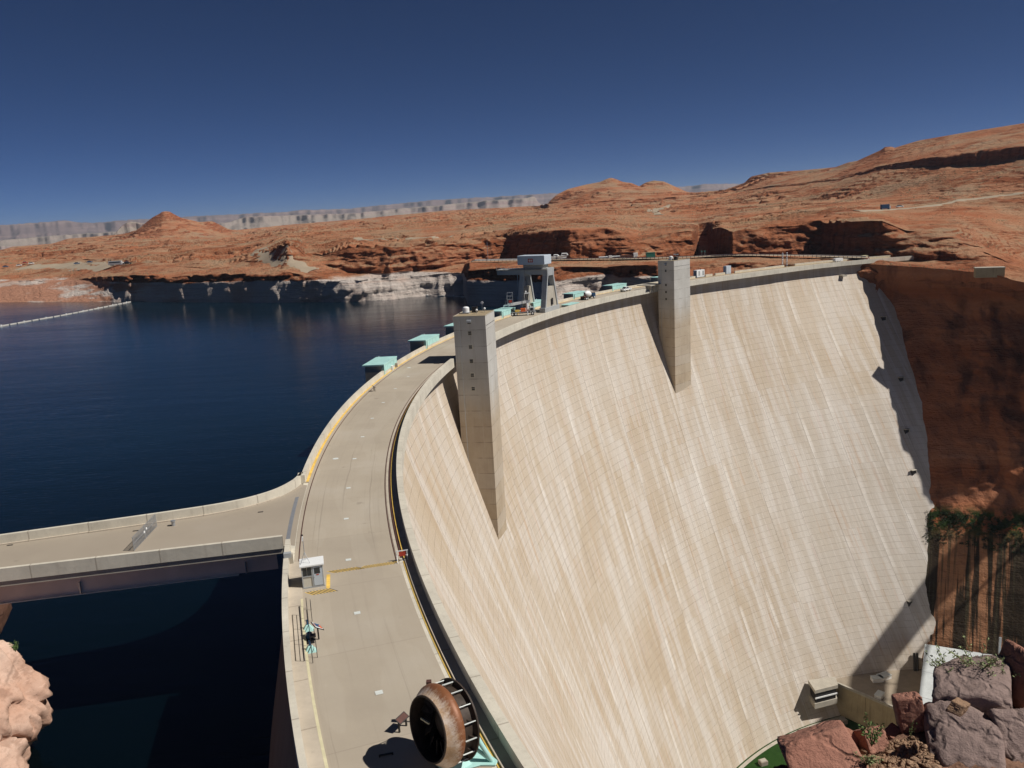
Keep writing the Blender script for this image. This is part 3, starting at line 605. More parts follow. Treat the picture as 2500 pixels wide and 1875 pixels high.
# ------------------------------------------------------------------ vehicles
def wheels(t, xs, r, w, half, ymats=('tyre', 'white')):
    for x in xs:
        for s in (-1, 1):
            wl = MB().cyl((x, s*half, r), (x, s*(half-w), r), r, n=18).build('wheel', M['tyre'], t); MB().cyl((x, s*(half+.01), r), (x, s*(half-.05), r), r*.52, n=12).build('rim', M[ymats[1]], wl)
def pickup(t, paint='white', bed=True):
    MB().hexa([(-2.7, -.92, .5), (2.7, -.92, .5), (2.7, .92, .5), (-2.7, .92, .5)], [(-2.7, -.9, 1.05), (2.62, -.88, 1.02), (2.62, .88, 1.02), (-2.7, .9, 1.05)]).build('body', M[paint], t, .06)
    cb = MB().hexa([(-.9, -.88, 1.05), (1.4, -.86, 1.03), (1.4, .86, 1.03), (-.9, .88, 1.05)], [(-.75, -.72, 1.75), (.65, -.72, 1.75), (.65, .72, 1.75), (-.75, .72, 1.75)]).build('cab', M[paint], t, .06)
    gl = MB()
    for s in (-1, 1): gl.hexa([(-.7, s*.9-.02, 1.12), (.1, s*.9-.02, 1.12), (.1, s*.9, 1.12), (-.7, s*.9, 1.12)], [(-.62, s*.76-.02, 1.66), (.1, s*.76-.02, 1.66), (.1, s*.76, 1.66), (-.62, s*.76, 1.66)]).hexa([(.2, s*.9-.02, 1.12), (1.05, s*.9-.02, 1.12), (1.05, s*.9, 1.12), (.2, s*.9, 1.12)], [(.2, s*.76-.02, 1.66), (.62, s*.76-.02, 1.66), (.62, s*.76, 1.66), (.2, s*.76, 1.66)])
    gl.hexa([(1.3, -.76, 1.1), (1.42, -.76, 1.1), (1.42, .76, 1.1), (1.3, .76, 1.1)], [(.66, -.64, 1.7), (.72, -.64, 1.7), (.72, .64, 1.7), (.66, .64, 1.7)])
    gl.build('window', M['glass'], cb)
    if bed: MB().box(-2.55, -1.0, -.75, .75, 1.03, 1.07).build('cargo_bed', M['black'], t)
    wheels(t, (-1.75, 1.75), .4, .26, .93)
    MB().box(2.62, 2.74, -.85, .85, .55, .8).build('bumper', M['steel'], t)
    for s in (-1, 1): MB().box(2.6, 2.7, s*.75-.14, s*.75+.14, .82, .98).build('headlight', M['cab'], t)
pk = thing('pickup_truck', 'white pickup truck on the crest road right of the cement mixer truck', 'pickup truck', tuple(arc(137.3, 270.2, 0)), R_(137.3)+R_(90)+math.pi); pickup(pk)
pk.rotation_euler[2] = R_(137.3)+R_(90)
mx = thing('mixer_truck', 'truck carrying a white mixer drum on the crest road behind the gantry crane', 'truck', tuple(arc(143.0, 269.8, 0)), R_(143.0)+R_(90))
MB().box(-3.6, 3.6, -.5, .5, .6, .85).build('chassis', M['black'], mx); MB().box(-3.9, -2.4, -1.1, 1.1, .6, 1.7).build('cab', M['blue'], mx, .08); MB().box(-3.95, -3.88, -.9, .9, 1.3, 2.0).box(-3.3, -2.6, 1.1, 1.12, 1.15, 1.6).build('window', M['glass'], mx)
MB().lathe([(-1.9, .25), (-1.6, .75), (-.6, 1.15), (.5, 1.15), (1.6, .7), (1.9, .35)], Matrix.Translation((0, 0, 1.95)) @ Matrix.Rotation(R_(-8), 4, 'Y'), 24).build('drum', M['white'], mx, smooth=True)
MB().bar((1.9, 0, 1.9), (3.2, 0, 1.0), .5, .15).build('chute', M['rail'], mx); MB().box(2.2, 3.5, -.9, .9, .85, 1.35).build('rear_frame', M['rail'], mx); wheels(mx, (-3.1, 1.6, 2.7), .5, .35, 1.1)
# mobile crane truck beside the gantry
ct = thing('crane_truck', 'truck with a white folded crane boom and orange gear parked beside the gantry crane', 'crane truck', (4.6, 261.4, 0), R_(-10))
ct.scale = (1, 1, 1.2); ct.rotation_euler[2] = math.atan2(260.7-262.9, 8.0-1.2)+R_(20)
MB().box(-4.2, 4.0, -.45, .45, .55, .85).build('chassis', M['black'], ct); MB().box(-4.2, 1.9, -1.2, 1.2, .85, 1.0).build('flatbed', M['steel'], ct)
cb = MB().hexa([(2.2, -1.1, .6), (4.3, -1.1, .6), (4.3, 1.1, .6), (2.2, 1.1, .6)], [(2.2, -1.05, 2.1), (3.5, -1.05, 2.1), (3.5, 1.05, 2.1), (2.2, 1.05, 2.1)]).build('cab', M['grey'], ct, .08)
MB().hexa([(4.15, -.9, 1.2), (4.28, -.9, 1.2), (4.28, .9, 1.2), (4.15, .9, 1.2)], [(3.55, -.9, 2.0), (3.62, -.9, 2.0), (3.62, .9, 2.0), (3.55, .9, 2.0)]).box(2.5, 3.3, -1.12, -1.08, 1.3, 1.95).build('window', M['glass'], cb)
MB().bar((-4.6, 0, 2.9), (2.6, 0, 3.7), .55, .7).build('boom', M['white'], ct, .03); MB().bar((-4.5, 0, 2.95), (-6., 0, 2.8), .35, .4).build('boom_tip', M['white'], ct)
MB().cyl((1.6, 0, 1.0), (1.6, 0, 3.3), .4).build('slew_column', M['white'], ct); MB().bar((1.6, -.9, 1.1), (1.6, -1.5, .1), .2).bar((1.6, .9, 1.1), (1.6, 1.5, .1), .2).bar((-3.9, -.9, 1.), (-3.9, -1.5, .1), .2).build('outrigger', M['white'], ct)
MB().box(-.6, 1.0, -.9, .9, 1.0, 1.9).build('generator', M['orange'], ct, .05); MB().box(-2.4, -.9, -.8, .8, 1.0, 1.5).build('crate', M['yellow'], ct); MB().cyl((-3.6, -.8, 1.5), (-3.6, .8, 1.5), .5).build('hose_reel', M['black'], ct)
cg = MB()
for x in (-4.6, -2.9):
    for y in (-.5, .5): cg.bar((x, y, 3.4), (x, y, 6.2), .08)
for z in (3.4, 4.4, 5.3, 6.2): cg.bar((-4.6, -.5, z), (-2.9, -.5, z), .07).bar((-4.6, .5, z), (-2.9, .5, z), .07).bar((-4.6, -.5, z), (-4.6, .5, z), .07).bar((-2.9, -.5, z), (-2.9, .5, z), .07)
cg.bar((-4.6, .5, 3.4), (-2.9, .5, 6.2), .06).bar((-5.3, 0, 3.2), (-4.6, 0, 5.9), .08); cg.build('work_basket', M['steel'], ct)
MB().box(-4.2, -3.2, -.52, -.56, 3.6, 4.2).build('basket_sign', M['red'], ct)
cg = MB()
for x in (.9, 2.4):
    for y in (-.5, .5): cg.bar((x, y, 3.9), (x, y, 5.9), .08)
cg.box(.9, 2.4, -.5, .5, 5.7, 5.85).box(2.3, 2.5, -.5, .5, 3.9, 5.9).build('operator_frame', M['white'], ct); MB().ball((1.3, 0, 6.2), .25).build('beacon', M['white'], ct, smooth=True)
wheels(ct, (-3.3, -2.2, 3.1), .52, .4, 1.15)

# far end items on the crest
def at(th, r, z=0): return tuple(arc(th, r, z))
g = thing('generator_unit', 'white louvred generator unit beside the farther tower', 'generator', at(125.5, 276.3), R_(125.5)); MB().box(-.8, 1.2, -2.6, 2.4, .25, 3.2).build('housing', M['white'], g, .05); MB().box(-.83, -.8, -2.2, -1.2, .8, 2.8).box(-.83, -.8, .3, 1.3, .8, 2.8).box(-.6, .9, 2.4, 2.43, .8, 2.8).build('louvre', M['grey'], g); MB().box(-1., 1.4, -2.8, 2.6, 0, .25).build('skid', M['steel'], g); MB().cyl((.2, -1., 3.2), (.2, -1., 3.9), .15).build('exhaust', M['black'], g)
g = thing('control_cabinet', 'pale blue steel cabinet standing on the lake side of the crest road', 'cabinet', at(121.95, 275.6), R_(121.95)); MB().box(-.9, .9, -1.5, 1.5, .1, 3.6).build('box', M['cab'], g, .04); MB().box(-.93, -.9, -1.3, -.05, .4, 3.3).box(-.93, -.9, .05, 1.3, .4, 3.3).build('door', M['cab'], g); MB().box(-1., 1., -1.6, 1.6, 0, .1).build('plinth', M['concrete'], g)
for i, (th, w) in enumerate(((114.0, 'left'), (113.4, 'right'))):
    g = thing('steel_mast', '%s one of two upright steel lattice masts behind the far crest parapet' % w, 'mast', at(th, 276.5), R_(th), 'pair of steel masts'); m = MB()
    for sx in (-.22, .22):
        for sy in (-.22, .22): m.bar((sx, sy, 0), (sx, sy, 6.4), .1)
    for k in range(9): m.bar((-.22, -.22, .3+k*.7), (.22, -.22, .9+k*.7), .06).bar((-.22, .22, .9+k*.7), (-.22, -.22, .3+k*.7), .06)
    m.build('lattice', M['steel'], g); MB().box(-.4, .4, -.4, .4, -1, .12).build('foot', M['concrete'], g)
g = thing('utility_trailer', 'small white box trailer parked at the far end of the crest road', 'trailer', at(107.6, 271.5), R_(107.6)+R_(90)); MB().box(-2.2, 2.2, -1.0, 1.0, .5, 1.9).build('box', M['white'], g, .05); wheels(g, (-.6, .6), .35, .2, 1.05); MB().bar((2.2, 0, .55), (3.2, 0, .5), .12).build('drawbar', M['steel'], g)
g = thing('loader', 'small red loader with a pale canopy at the very end of the crest road', 'loader', at(104.2, 271.5), R_(104.2)+R_(90)); MB().box(-1.6, 1.6, -.9, .9, .5, 1.2).build('body', M['red'], g, .06); MB().box(-.9, 1.9, -1.0, 1.0, 2.0, 2.15).build('canopy_top', M['cream'], g); MB().bar((-.8, -.8, 1.2), (-.8, -.8, 2.0), .1).bar((-.8, .8, 1.2), (-.8, .8, 2.0), .1).bar((.8, -.8, 1.2), (.8, -.8, 2.0), .1).bar((.8, .8, 1.2), (.8, .8, 2.0), .1).build('canopy_post', M['black'], g); MB().hexa([(1.7, -1.1, .2), (2.3, -1.1, .2), (2.3, 1.1, .2), (1.7, 1.1, .2)], [(1.7, -1.1, 1.1), (2.0, -1.1, 1.1), (2.0, 1.1, 1.1), (1.7, 1.1, 1.1)]).build('bucket', M['red'], g); wheels(g, (-1., 1.), .5, .3, .95)
g = thing('power_box', 'small white power box on the parapet walkway by the nearest gate house', 'cabinet', at(171.3, 273.6, .16), R_(171.3)); MB().box(-.25, .25, -.35, .35, 0, 1.0).build('housing', M['white'], g, .03); MB().box(-.27, -.25, -.25, .25, .1, .9).build('door', M['plate'], g)
g = thing('power_box', 'small brown box on the parapet walkway beyond the white power box', 'cabinet', at(170.6, 273.6, .16), R_(170.6)); MB().box(-.2, .2, -.35, .35, 0, .95).build('housing', M['concrete'], g, .03); MB().box(-.22, -.2, -.25, .25, .1, .85).build('door', M['rail'], g)

# ------------------------------------------------------------------ guard booth
bo = thing('guard_booth', 'small guard booth with a white flat roof standing on the crest road', 'guard booth', (-18.98, 70.93, 0), 0)
fl, fr = np.array([-20.04, 70.01]), np.array([-18.18, 70.46]); ang = math.atan2(fr[1]-fl[1], fr[0]-fl[0]); bo.rotation_euler[2] = ang; W = 1.92; cx = (fl+fr)/2; bo.location = (cx[0], cx[1], 0)
h = W/2; D = 1.5; H = 2.12
MB().box(-h-.04, h+.04, -.04, D+.04, 0, .14).build('base', M['grey'], bo)
MB().box(-h, h, .0, D, .14, H).build('wall', m_plain('booth_panel', (.55, .53, .46), .6, 0, .05), bo)
tr = MB()
for x in (-h, -.07, h-.1): tr.box(x-.015, x+.09, -.05, .0, .14, H)
tr.box(-h, -.06, -.055, 0, 1.12, 1.2); tr.build('trim', M['grey'], bo)
MB().box(-h-.14, h+.12, -.18, D+.14, H, H+.16).build('roof', M['white'], bo, .02)
for x0, x1 in ((-.86, -.52), (-.47, -.1)): wd = MB().box(x0, x1, -.03, -.002, 1.22, 2.0).build('window', M['glass'], bo)
MB().box(-h-.012, -h, .3, 1.3, 1.2, 1.95).build('window', M['glass'], bo)
dr = MB().box(.06, .84, -.06, -.002, .2, 2.02).build('door', M['cab'], bo); MB().box(.16, .68, -.075, -.06, 1.35, 1.92).build('pane', M['glass'], dr); MB().box(.32, .55, -.08, -.062, 1.2, 1.28).build('sign', M['red'], dr); MB().cyl((.14, -.12, 1.05), (.14, -.06, 1.05), .03).build('handle', M['steel'], dr)
an = thing('camera_mast', 'thin tripod mast with a camera on the white roof of the guard booth', 'mast', (0, 0, 0), ang)
mloc = Matrix.Rotation(ang, 4, 'Z'); mloc.translation = bo.location; an.location = mloc @ Vector((-.55, .75, H+.16)); an.rotation_euler[2] = ang
lg = MB()
for x, y in ((-.42, -.45), (.42, -.45), (0, .5)): lg.bar((x, y, 0), (0, 0, .95), .035)
lg.bar((-.25, -.27, .4), (.25, -.27, .4), .025); lg.build('tripod', M['steel'], an); MB().cyl((0, 0, .9), (0, 0, 2.1), .03, n=8).build('pole', M['steel'], an); MB().bar((-.05, 0, 2.05), (.0, 0, 2.45), .12).build('camera', M['white'], an); MB().ball((-.02, 0, 2.6), .09).build('lens', M['black'], an)
g = thing('junction_box', 'grey junction box and cable on the parapet left of the guard booth', 'cabinet', at(192.75, 274.0, 1.07), R_(192.75)); MB().box(-.45, .25, -.25, .25, 0, .45).build('housing', M['grey'], g); MB().box(-.55, .15, -.9, -.45, -.9, .05).build('pedestal', M['concrete'], g)
# barrier with red sign
g = thing('barrier_gate', 'white rail barrier with a red sign at the end of the crane rail', 'barrier', at(193.25, 263.1), R_(193.25)); m = MB()
for x in (-.5, .5): m.bar((x, 0, 0), (x, 0, 1.05), .07)
m.bar((-.6, 0, 1.02), (.6, 0, 1.02), .07).bar((-.6, 0, .55), (.6, 0, .55), .06).bar((-.5, .6, 0), (-.5, 0, .6), .05).bar((.5, .6, 0), (.5, 0, .6), .05).build('frame', M['white'], g); MB().box(-.35, .3, .05, .08, .5, .95).build('sign', M['red'], g)
# railings and display panels
def rail_line(ta, tb, r, label, n=4):
    g = thing('pipe_railing', label, 'railing', at((ta+tb)/2, r, 0), R_((ta+tb)/2), 'thin dark pipe railings by the display'); L = 272*R_(tb-ta)/2; m = MB()
    m.bar((0, -L, .95), (0, L, .95), .05).bar((0, -L, .5), (0, L, .5), .035)
    m.build('rail', M['black'], g)
    for i in range(n):
        y = -L+2*L*i/(n-1); MB().cyl((0, y, 0), (0, y, .97), .025, n=8).build('post', M['black'], g)
rail_line(195.05, 196.7, 272.9, 'long dark pipe railing on the parapet side of the display panels'); rail_line(194.75, 196.75, 272.25, 'middle dark pipe railing passing behind the tilted display panel', 5)
rail_line(194.85, 195.3, 271.95, 'short dark pipe rail at the far end of the display area', 2); rail_line(196.0, 196.6, 271.9, 'short dark pipe rail at the near end of the display area', 2)
def panel(name, loc, rz, label, W=.85, H=.55, z=.85, face='white', legs=2, ph=True, mate='black'):
    g = thing(name, label, 'display panel', loc, rz); Tm = Matrix.Translation((0, 0, z)) @ Matrix.Rotation(R_(32), 4, 'X')
    MB().box(-W/2, W/2, -H/2, H/2, -.03, .03, Tm).build('frame', M[mate], g)
    if face == 'picture':
        MB().box(-W/2+.05, W/2-.05, -H/2+.05, H/2-.05, .031, .036, Tm).build('panel_face', M['plate'], g); MB().box(-W/2+.3, W/2-.12, -H/2+.12, H/2-.2, .037, .040, Tm).build('picture', M['blue'], g); MB().box(-W/2+.15, W/2-.35, -H/2+.08, -H/2+.28, .037, .041, Tm).build('picture', M['orange'], g); MB().box(-W/2+.3, W/2-.2, H/2-.16, H/2-.09, .037, .041, Tm).build('heading', M['red'], g)
    else: MB().box(-W/2+.05, W/2-.05, -H/2+.05, H/2-.05, .031, .036, Tm).build('panel_face', M[face], g)
    for i in range(legs):
        x = (-W/2+.12 if i == 0 else W/2-.12) if legs == 2 else 0; MB().box(x-.05, x+.05, -.05, .05, 0, z-.02).build('leg', M[mate], g)
    return g
panel('display_panel', at(196.0, 271.6), R_(196-75), 'tilted display panel with colour pictures on a dark post beside the railings', 1.1, .8, 1.15, 'picture', 1)
panel('display_panel', tuple((-8.35, 48.2, 0)), math.atan2(.86, .48)+R_(0), 'dark tilted display panel on two legs in front of the turbine wheel', 1.0, .5, .8, 'rail', 2)
panel('display_panel', at(175.6, 272.0), R_(175.6-60), 'small tilted display panel on two legs by the kerb, far along the road', 1.0, .6, .9, 'grey', 2)
for th, l in ((195.6, 'teal footed stand at the far end of the display area'), (196.35, 'teal footed stand at the near end of the display area')):
    g = thing('equipment_stand', l, 'stand', at(th, 272.35), R_(th), 'teal footed stands'); MB().hexa([(-.45, -.35, 0), (.45, -.35, 0), (.45, .35, 0), (-.45, .35, 0)], [(-.12, -.1, .5), (.12, -.1, .5), (.12, .1, .5), (-.12, .1, .5)]).build('foot', M['teal'], g); MB().cyl((0, 0, .5), (0, 0, .9), .08).build('post', M['blue'], g)
g = thing('valve_model', 'dark blue and black machine part lying between the two teal footed stands', 'machine part', at(195.98, 272.3), R_(196)); MB().box(-.5, .0, .0, .5, .45, .55).build('plate', M['black'], g); MB().cyl((0, -.45, .3), (0, -.1, .3), .26, n=20).build('drum', M['blue'], g); MB().box(-.35, .35, -.7, .6, 0, .06).build('base', M['black'], g)

# ------------------------------------------------------------------ turbine runner
rn = thing('turbine_runner', 'big rusty turbine wheel standing on edge on a pale teal stand on the crest road', 'turbine wheel', (-4.54-.85*.6, 44.82-.53*.6, 0), 0)
RZ = 2.80; TILT = R_(-7); MX = Matrix.Translation((0, 0, RZ)) @ Matrix.Rotation(TILT, 4, 'Y') @ Matrix.Diagonal((.72, .89, .89, 1))
# local +X = axis toward the open (discharge) side
rn.rotation_euler[2] = R_(218)
band = [(.30, 2.3), (.33, 2.60), (.45, 2.69), (.7, 2.74), (1.0, 2.70), (1.3, 2.54), (1.6, 2.34), (1.85, 2.22)]; MB().lathe([(1.86, 2.18), (1.6, 2.12), (1.2, 2.14), (.8, 2.2), (.30, 2.32)], MX, 96).build('inner_ring', M['runner_shade'], rn, smooth=True); MB().lathe(band, MX, 96).build('band', M['rust'], rn, smooth=True)
MB().lathe([(1.84, 2.14), (1.84, 2.21), (1.96, 2.21), (1.96, 2.1), (1.84, 2.1)], MX, 96).build('rim_ring', M['runner_shade'], rn, smooth=True)
crown = [(-.95, 0.02), (-.95, 2.75), (-.80, 2.75), (-.78, 2.55), (-.62, 2.3), (-.3, 1.85), (.1, 1.35), (.45, .8), (.62, .02)]
MB().lathe(crown, MX, 96).build('crown', M['runner_shade'], rn, smooth=False)
MB().lathe([(-.80, 2.38), (-.2, 2.34), (.34, 2.34)], MX, 96).build('added_dark_liner', M['runner_shade'], rn, smooth=True)  # added liner keeping sun out; its dark tone stands for shade between blades
nb = 15
for k in range(nb):
    a0 = 2*math.pi*k/nb; m = MB(); rows = []
    for i in range(7):
        s = i/6; x = -.80+1.75*s; a = a0+.55*s*s; r_in = 2.2-1.45*s if s < .8 else 1.04-.2*(s-.8); r_out = 2.62-.58*s if s < .5 else 2.04
        rows.append([MX @ Vector((x, r*math.cos(a), r*math.sin(a))) for r in (r_in, r_out)])
    th_ = .05
    for i in range(6):
        a, b = rows[i]; c, d = rows[i+1]; nrm = ((b-a).cross(c-a)).normalized()*th_/2
        m.hexa([a-nrm, b-nrm, d-nrm, c-nrm], [a+nrm, b+nrm, d+nrm, c+nrm])
    m.build('blade', M['runner_shade'], rn)
    ca, sa = math.cos(a0), math.sin(a0)
    mt = MX @ Matrix.Rotation(a0, 4, 'X'); MB().box(-.79, .36, 2.60, 2.67, -.03, .03, mt).build('blade_edge', M['plate'], rn)
st = MB(); st.prism([(-2.25, -1.9), (-1.9, -2.15), (-1.2, -1.5), (-.3, -1.2), (.6, -.9), (.6, .9), (-.3, 1.2), (-1.2, 1.5), (-1.9, 2.15), (-2.25, 1.9)], .02, .12); stand = st.build('stand', M['teal'], rn, .04)
lg = MB()
for s in (-1, 1):
    lg.cyl((-1.95, s*1.7, .12), (-.72, s*.8, 3.2), .15, n=16).cyl((-1.95, s*1.7, .12), (-.72, s*.3, 1.6), .12, n=16)
lg.cyl((-1.9, 0, .12), (-.72, 0, 2.6), .14, n=16).build('strut', M['teal'], stand); MB().hexa([(-.9, -1.1, .12), (.8, -1.1, .12), (.8, 1.1, .12), (-.9, 1.1, .12)], [(-.7, -.8, .5), (.7, -.8, .5), (.7, .8, .5), (-.7, .8, .5)]).build('cradle', M['teal'], stand)
MB().box(-.85, -.74, -.6, .6, 2.0, 3.3).build('hub_plate', M['teal'], stand)
MB().bar((1.3, -.75, 3.3), (1.3, .15, 3.4), .09, .1).build('lifting_bar', M['cream'], rn); MB().box(-.1, .2, -.2, .2, 5.0, 5.15).build('lug', M['runner_shade'], rn)
lt = thing('lamp_post', 'short dark lamp post standing just beyond the turbine wheel', 'lamp post', (-9.2+2.2, 51.0, 0), 0); MB().cyl((0, 0, 0), (0, 0, 2.7), .06, n=10).build('pole', M['black'], lt); MB().box(-.16, .16, -.16, .16, 2.4, 3.1).build('lamp_head', M['rail'], lt)
lt.location = (*P(900+815/5.53, 1600+400/5.53, 2.8), 0)
def ground_strip(x, y, xb, yb, label, dz=.14):
    a, b = P(x, y, 0), P(xb, yb, 0); g = MB().box(0, 1, 0, 1, 0, 1)
    o = thing('steel_bar', label, 'steel bar', (a[0], a[1], 0), math.atan2(b[1]-a[1], b[0]-a[0])); L = math.hypot(*(b-a)); MB().box(0, L, -.04, .04, .02, dz-.04).build('bar', M['black'], o); MB().box(0, .08, -.12, .12, 0, .03).box(L-.08, L, -.12, .12, 0, .03).build('foot', M['black'], o)
ground_strip(925, 1847, 960, 1840, 'low dark steel bar on the road left of the turbine wheel base')

# ------------------------------------------------------------------ side bridge
br = thing('side_bridge', 'concrete decked steel girder bridge leaving the crest toward the left rim', 'bridge', (0, 0, 0))
uf_ = np.array([.962, .272]); u_ = np.array([.9857, .1685]); u_ = u_/np.linalg.norm(u_); nrm_ = np.array([-u_[1], u_[0]])
far = smooth_pts([np.array([-57., 85.7])-uf_*70, [-57, 85.7], [-47, 88.45], [-38.6, 90.9], [-34.5, 92.4], [-31.8, 94.0], [-29.6, 96.4], [-28.3, 99.6], [-28.0, 102.6], arc(187.2, 274.3)[:2]], 8)
nearA = np.array([-24.6, 80.55]); nearB = nearA-u_*96
def wall_strip(name, pts, w, z0, z1, side, mat=M['parapet']):
    n = len(pts); vs = []; L = 0; us = []
    for i, p in enumerate(pts):
        d = np.array(pts[min(i+1, n-1)])-np.array(pts[max(i-1, 0)]); d = d/np.linalg.norm(d); nn_ = np.array([-d[1], d[0]])*side*w
        if i: L += np.linalg.norm(np.array(p)-np.array(pts[i-1]))
        q = np.array(p)+nn_; vs += [(p[0], p[1], z0), (p[0], p[1], z1), (q[0], q[1], z1), (q[0], q[1], z0)]; us.append(L)
    f = [(i*4+j, i*4+(j+1) % 4, (i+1)*4+(j+1) % 4, (i+1)*4+j) for i in range(n-1) for j in range(4)]+[(3, 2, 1, 0), tuple((n-1)*4+k for k in range(4))]
    me = bpy.data.meshes.new(name); me.from_pydata(vs, [], f); ul = me.uv_layers.new(name='UVMap')
    for lp in me.loops: ul.data[lp.index].uv = (us[lp.vertex_index//4], 0)
    bm = bmesh.new(); bm.from_mesh(me); bmesh.ops.recalc_face_normals(bm, faces=bm.faces); bm.to_mesh(me); bm.free(); return link(name, me, mat, br)
wall_strip('far_parapet', far, .42, -1.0, 1.07, -1)
nearpts = [nearA+(nearB-nearA)*s for s in np.linspace(0, 1, 40)]
wall_strip('near_parapet', nearpts, .42, -.27, 1.07, -1)
poly = [tuple(p) for p in far]+[tuple(arc(t, 273.95)[:2]) for t in np.linspace(187.4, 191.6, 8)]+[tuple(np.array(p)+nrm_*.15) for p in nearpts]
MB().prism([p for p in poly], -.85, -.03).build('deck_slab', M['concrete'], br)
def inset(): return [tuple(np.array(p)+nrm_*(-.4)) for p in far]+[tuple(arc(t, 273.5)[:2]) for t in np.linspace(187.4, 191.6, 8)]+[tuple(np.array(p)+nrm_*.4) for p in nearpts]
bmr = bmesh.new(); fv = [bmr.verts.new((p[0], p[1], -.004)) for p in inset()]; bmr.faces.new(fv); me = bpy.data.meshes.new('bridge_roadway'); bmr.to_mesh(me); bmr.free(); link('bridge_roadway', me, M['road'], br)
if me.polygons[0].normal.z < 0: me.flip_normals()
# curb of the far side
wall_strip('kerb', [tuple(np.array(p)+nrm_*(-.42)) for p in far[:50]], .25, -.02, .13, -1, M['curb'])
for off in (1.5, 9.0):
    a = nearA+nrm_*off-u_*1.0; b = nearB+nrm_*off
    web = MB(); web.bar((a[0], a[1], -1.95), (b[0], b[1], -1.95), .08, 2.2).build('girder_web', M['girder'], br)
    MB().bar((a[0]-u_[0]*4, a[1]-u_[1]*4, -3.08), (b[0], b[1], -3.08), .7, .07).build('girder_flange', M['plate'], br)  # flange coloured pale to stand for sunlight along it
    for s in (3.2, 19.5, 36, 52):
        q = a-u_*s-nrm_*.12; MB().box(q[0]-.06, q[0]+.06, q[1]-.22, q[1]+.06, -3.0, -1.8).build('stiffener', M['steel'], br)
# expansion joint and chain link gate
e = MB(); ribbon(e, [arc(t, 274.3)[:2] for t in np.linspace(188.3, 191.3, 10)], .42, .006); e.build('expansion_joint', M['joint'], br)
ga, gb = P(328, 1345, 0), P(383, 1286, 0)
gt = thing('chain_link_gate', 'grey mesh gate standing across the side bridge', 'gate', (ga[0], ga[1], 0), math.atan2(gb[1]-ga[1], gb[0]-ga[0])); L = math.hypot(*(gb-ga)); m = MB()
for x in (0, L*.5-.05, L*.5+.05, L): m.cyl((x, 0, 0), (x, 0, 1.55), .04, n=8)
for z in (.08, .8, 1.5): m.bar((0, 0, z), (L, 0, z), .04)
m.build('frame', M['steel'], gt); m = MB()
nw = int(L/.13)
for i in range(nw): m.bar((i*.13, 0, .08), (i*.13, 0, 1.5), .022)
for i in range(11): m.bar((0, 0, .08+i*.13), (L, 0, .08+i*.13), .018)
m.build('mesh_panel', M['steel'], gt); MB().box(L*.43, L*.48, -.06, -.03, .75, .95).box(L*.53, L*.58, -.06, -.03, .9, 1.1).build('sign', M['white'], gt)
pq = P(423, 1277, .3); g = thing('lamp_stub', 'small round steel fitting on the far kerb of the side bridge', 'fitting', (pq[0], pq[1], 0), 0); MB().cyl((0, 0, 0), (0, 0, .5), .2, n=12).build('base', M['steel'], g); MB().cyl((0, 0, .5), (0, 0, .62), .27, n=12).build('cap', M['steel'], g)
o = None
for x, y, l in ((24, 1331, 'leftmost'), (331, 1296, 'left of the mesh gate'), (636, 1250, 'right of the mesh gate')):
    q = P(x, y, 0); d = MB().box(-.3, .3, -.15, .15, -.005, .012); o = d.build('drain_grate', M['black']); o.location = (q[0], q[1], 0); o.rotation_euler[2] = math.atan2(u_[1], u_[0]); tag(o, 'small dark drain grate in the side bridge deck, '+l, 'drain', 'drain grates on the side bridge')

# ------------------------------------------------------------------ water
wp = [tuple(arc(t, 272.5)[:2]) for t in np.linspace(206, 100, 60)]+[(230, 520), (260, 900), (-200, 1600), (-3000, 4000), (-3500, -500), (-100, -400)]
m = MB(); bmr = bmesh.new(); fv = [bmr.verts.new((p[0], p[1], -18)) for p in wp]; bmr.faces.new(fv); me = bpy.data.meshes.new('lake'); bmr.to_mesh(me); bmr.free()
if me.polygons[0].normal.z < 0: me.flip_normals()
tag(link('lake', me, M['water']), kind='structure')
def boom(pts, n, label, size=1.0):
    q = [P(x, y, -18) for x, y in pts]; q = smooth_pts(q, 12); seglen = [0]
    for i in range(1, len(q)): seglen.append(seglen[-1]+np.linalg.norm(q[i]-q[i-1]))
    S = np.array(q); t = thing('floating_boom', label, 'boom', (S[0][0], S[0][1], -18)); tot = seglen[-1]
    for k in range(n):
        a = [np.interp(tot*(k+f)/n, seglen, S[:, i]) for f in (.05, .9) for i in (0, 1)]
        MB().bar((a[0]-S[0][0], a[1]-S[0][1], .1), (a[2]-S[0][0], a[3]-S[0][1], .1), .9*size, .8).build('float', M['float'], t)
    for k in range(0, n, 3):
        a = [np.interp(tot*(k)/n, seglen, S[:, i]) for i in (0, 1)]; MB().cyl((a[0]-S[0][0], a[1]-S[0][1], -.2), (a[0]-S[0][0], a[1]-S[0][1], 1.0), .35*size, n=8).build('buoy', M['white'], t)
boom([(-60, 807), (0, 797), (85, 782), (165, 768), (250, 751), (330, 735)], 26, 'pale segmented log boom stretching across the lake at the left')
boom([(1043, 723), (1080, 723), (1115, 724), (1140, 726)], 5, 'short dark floating boom closing the cove left of the headland', 1.3)

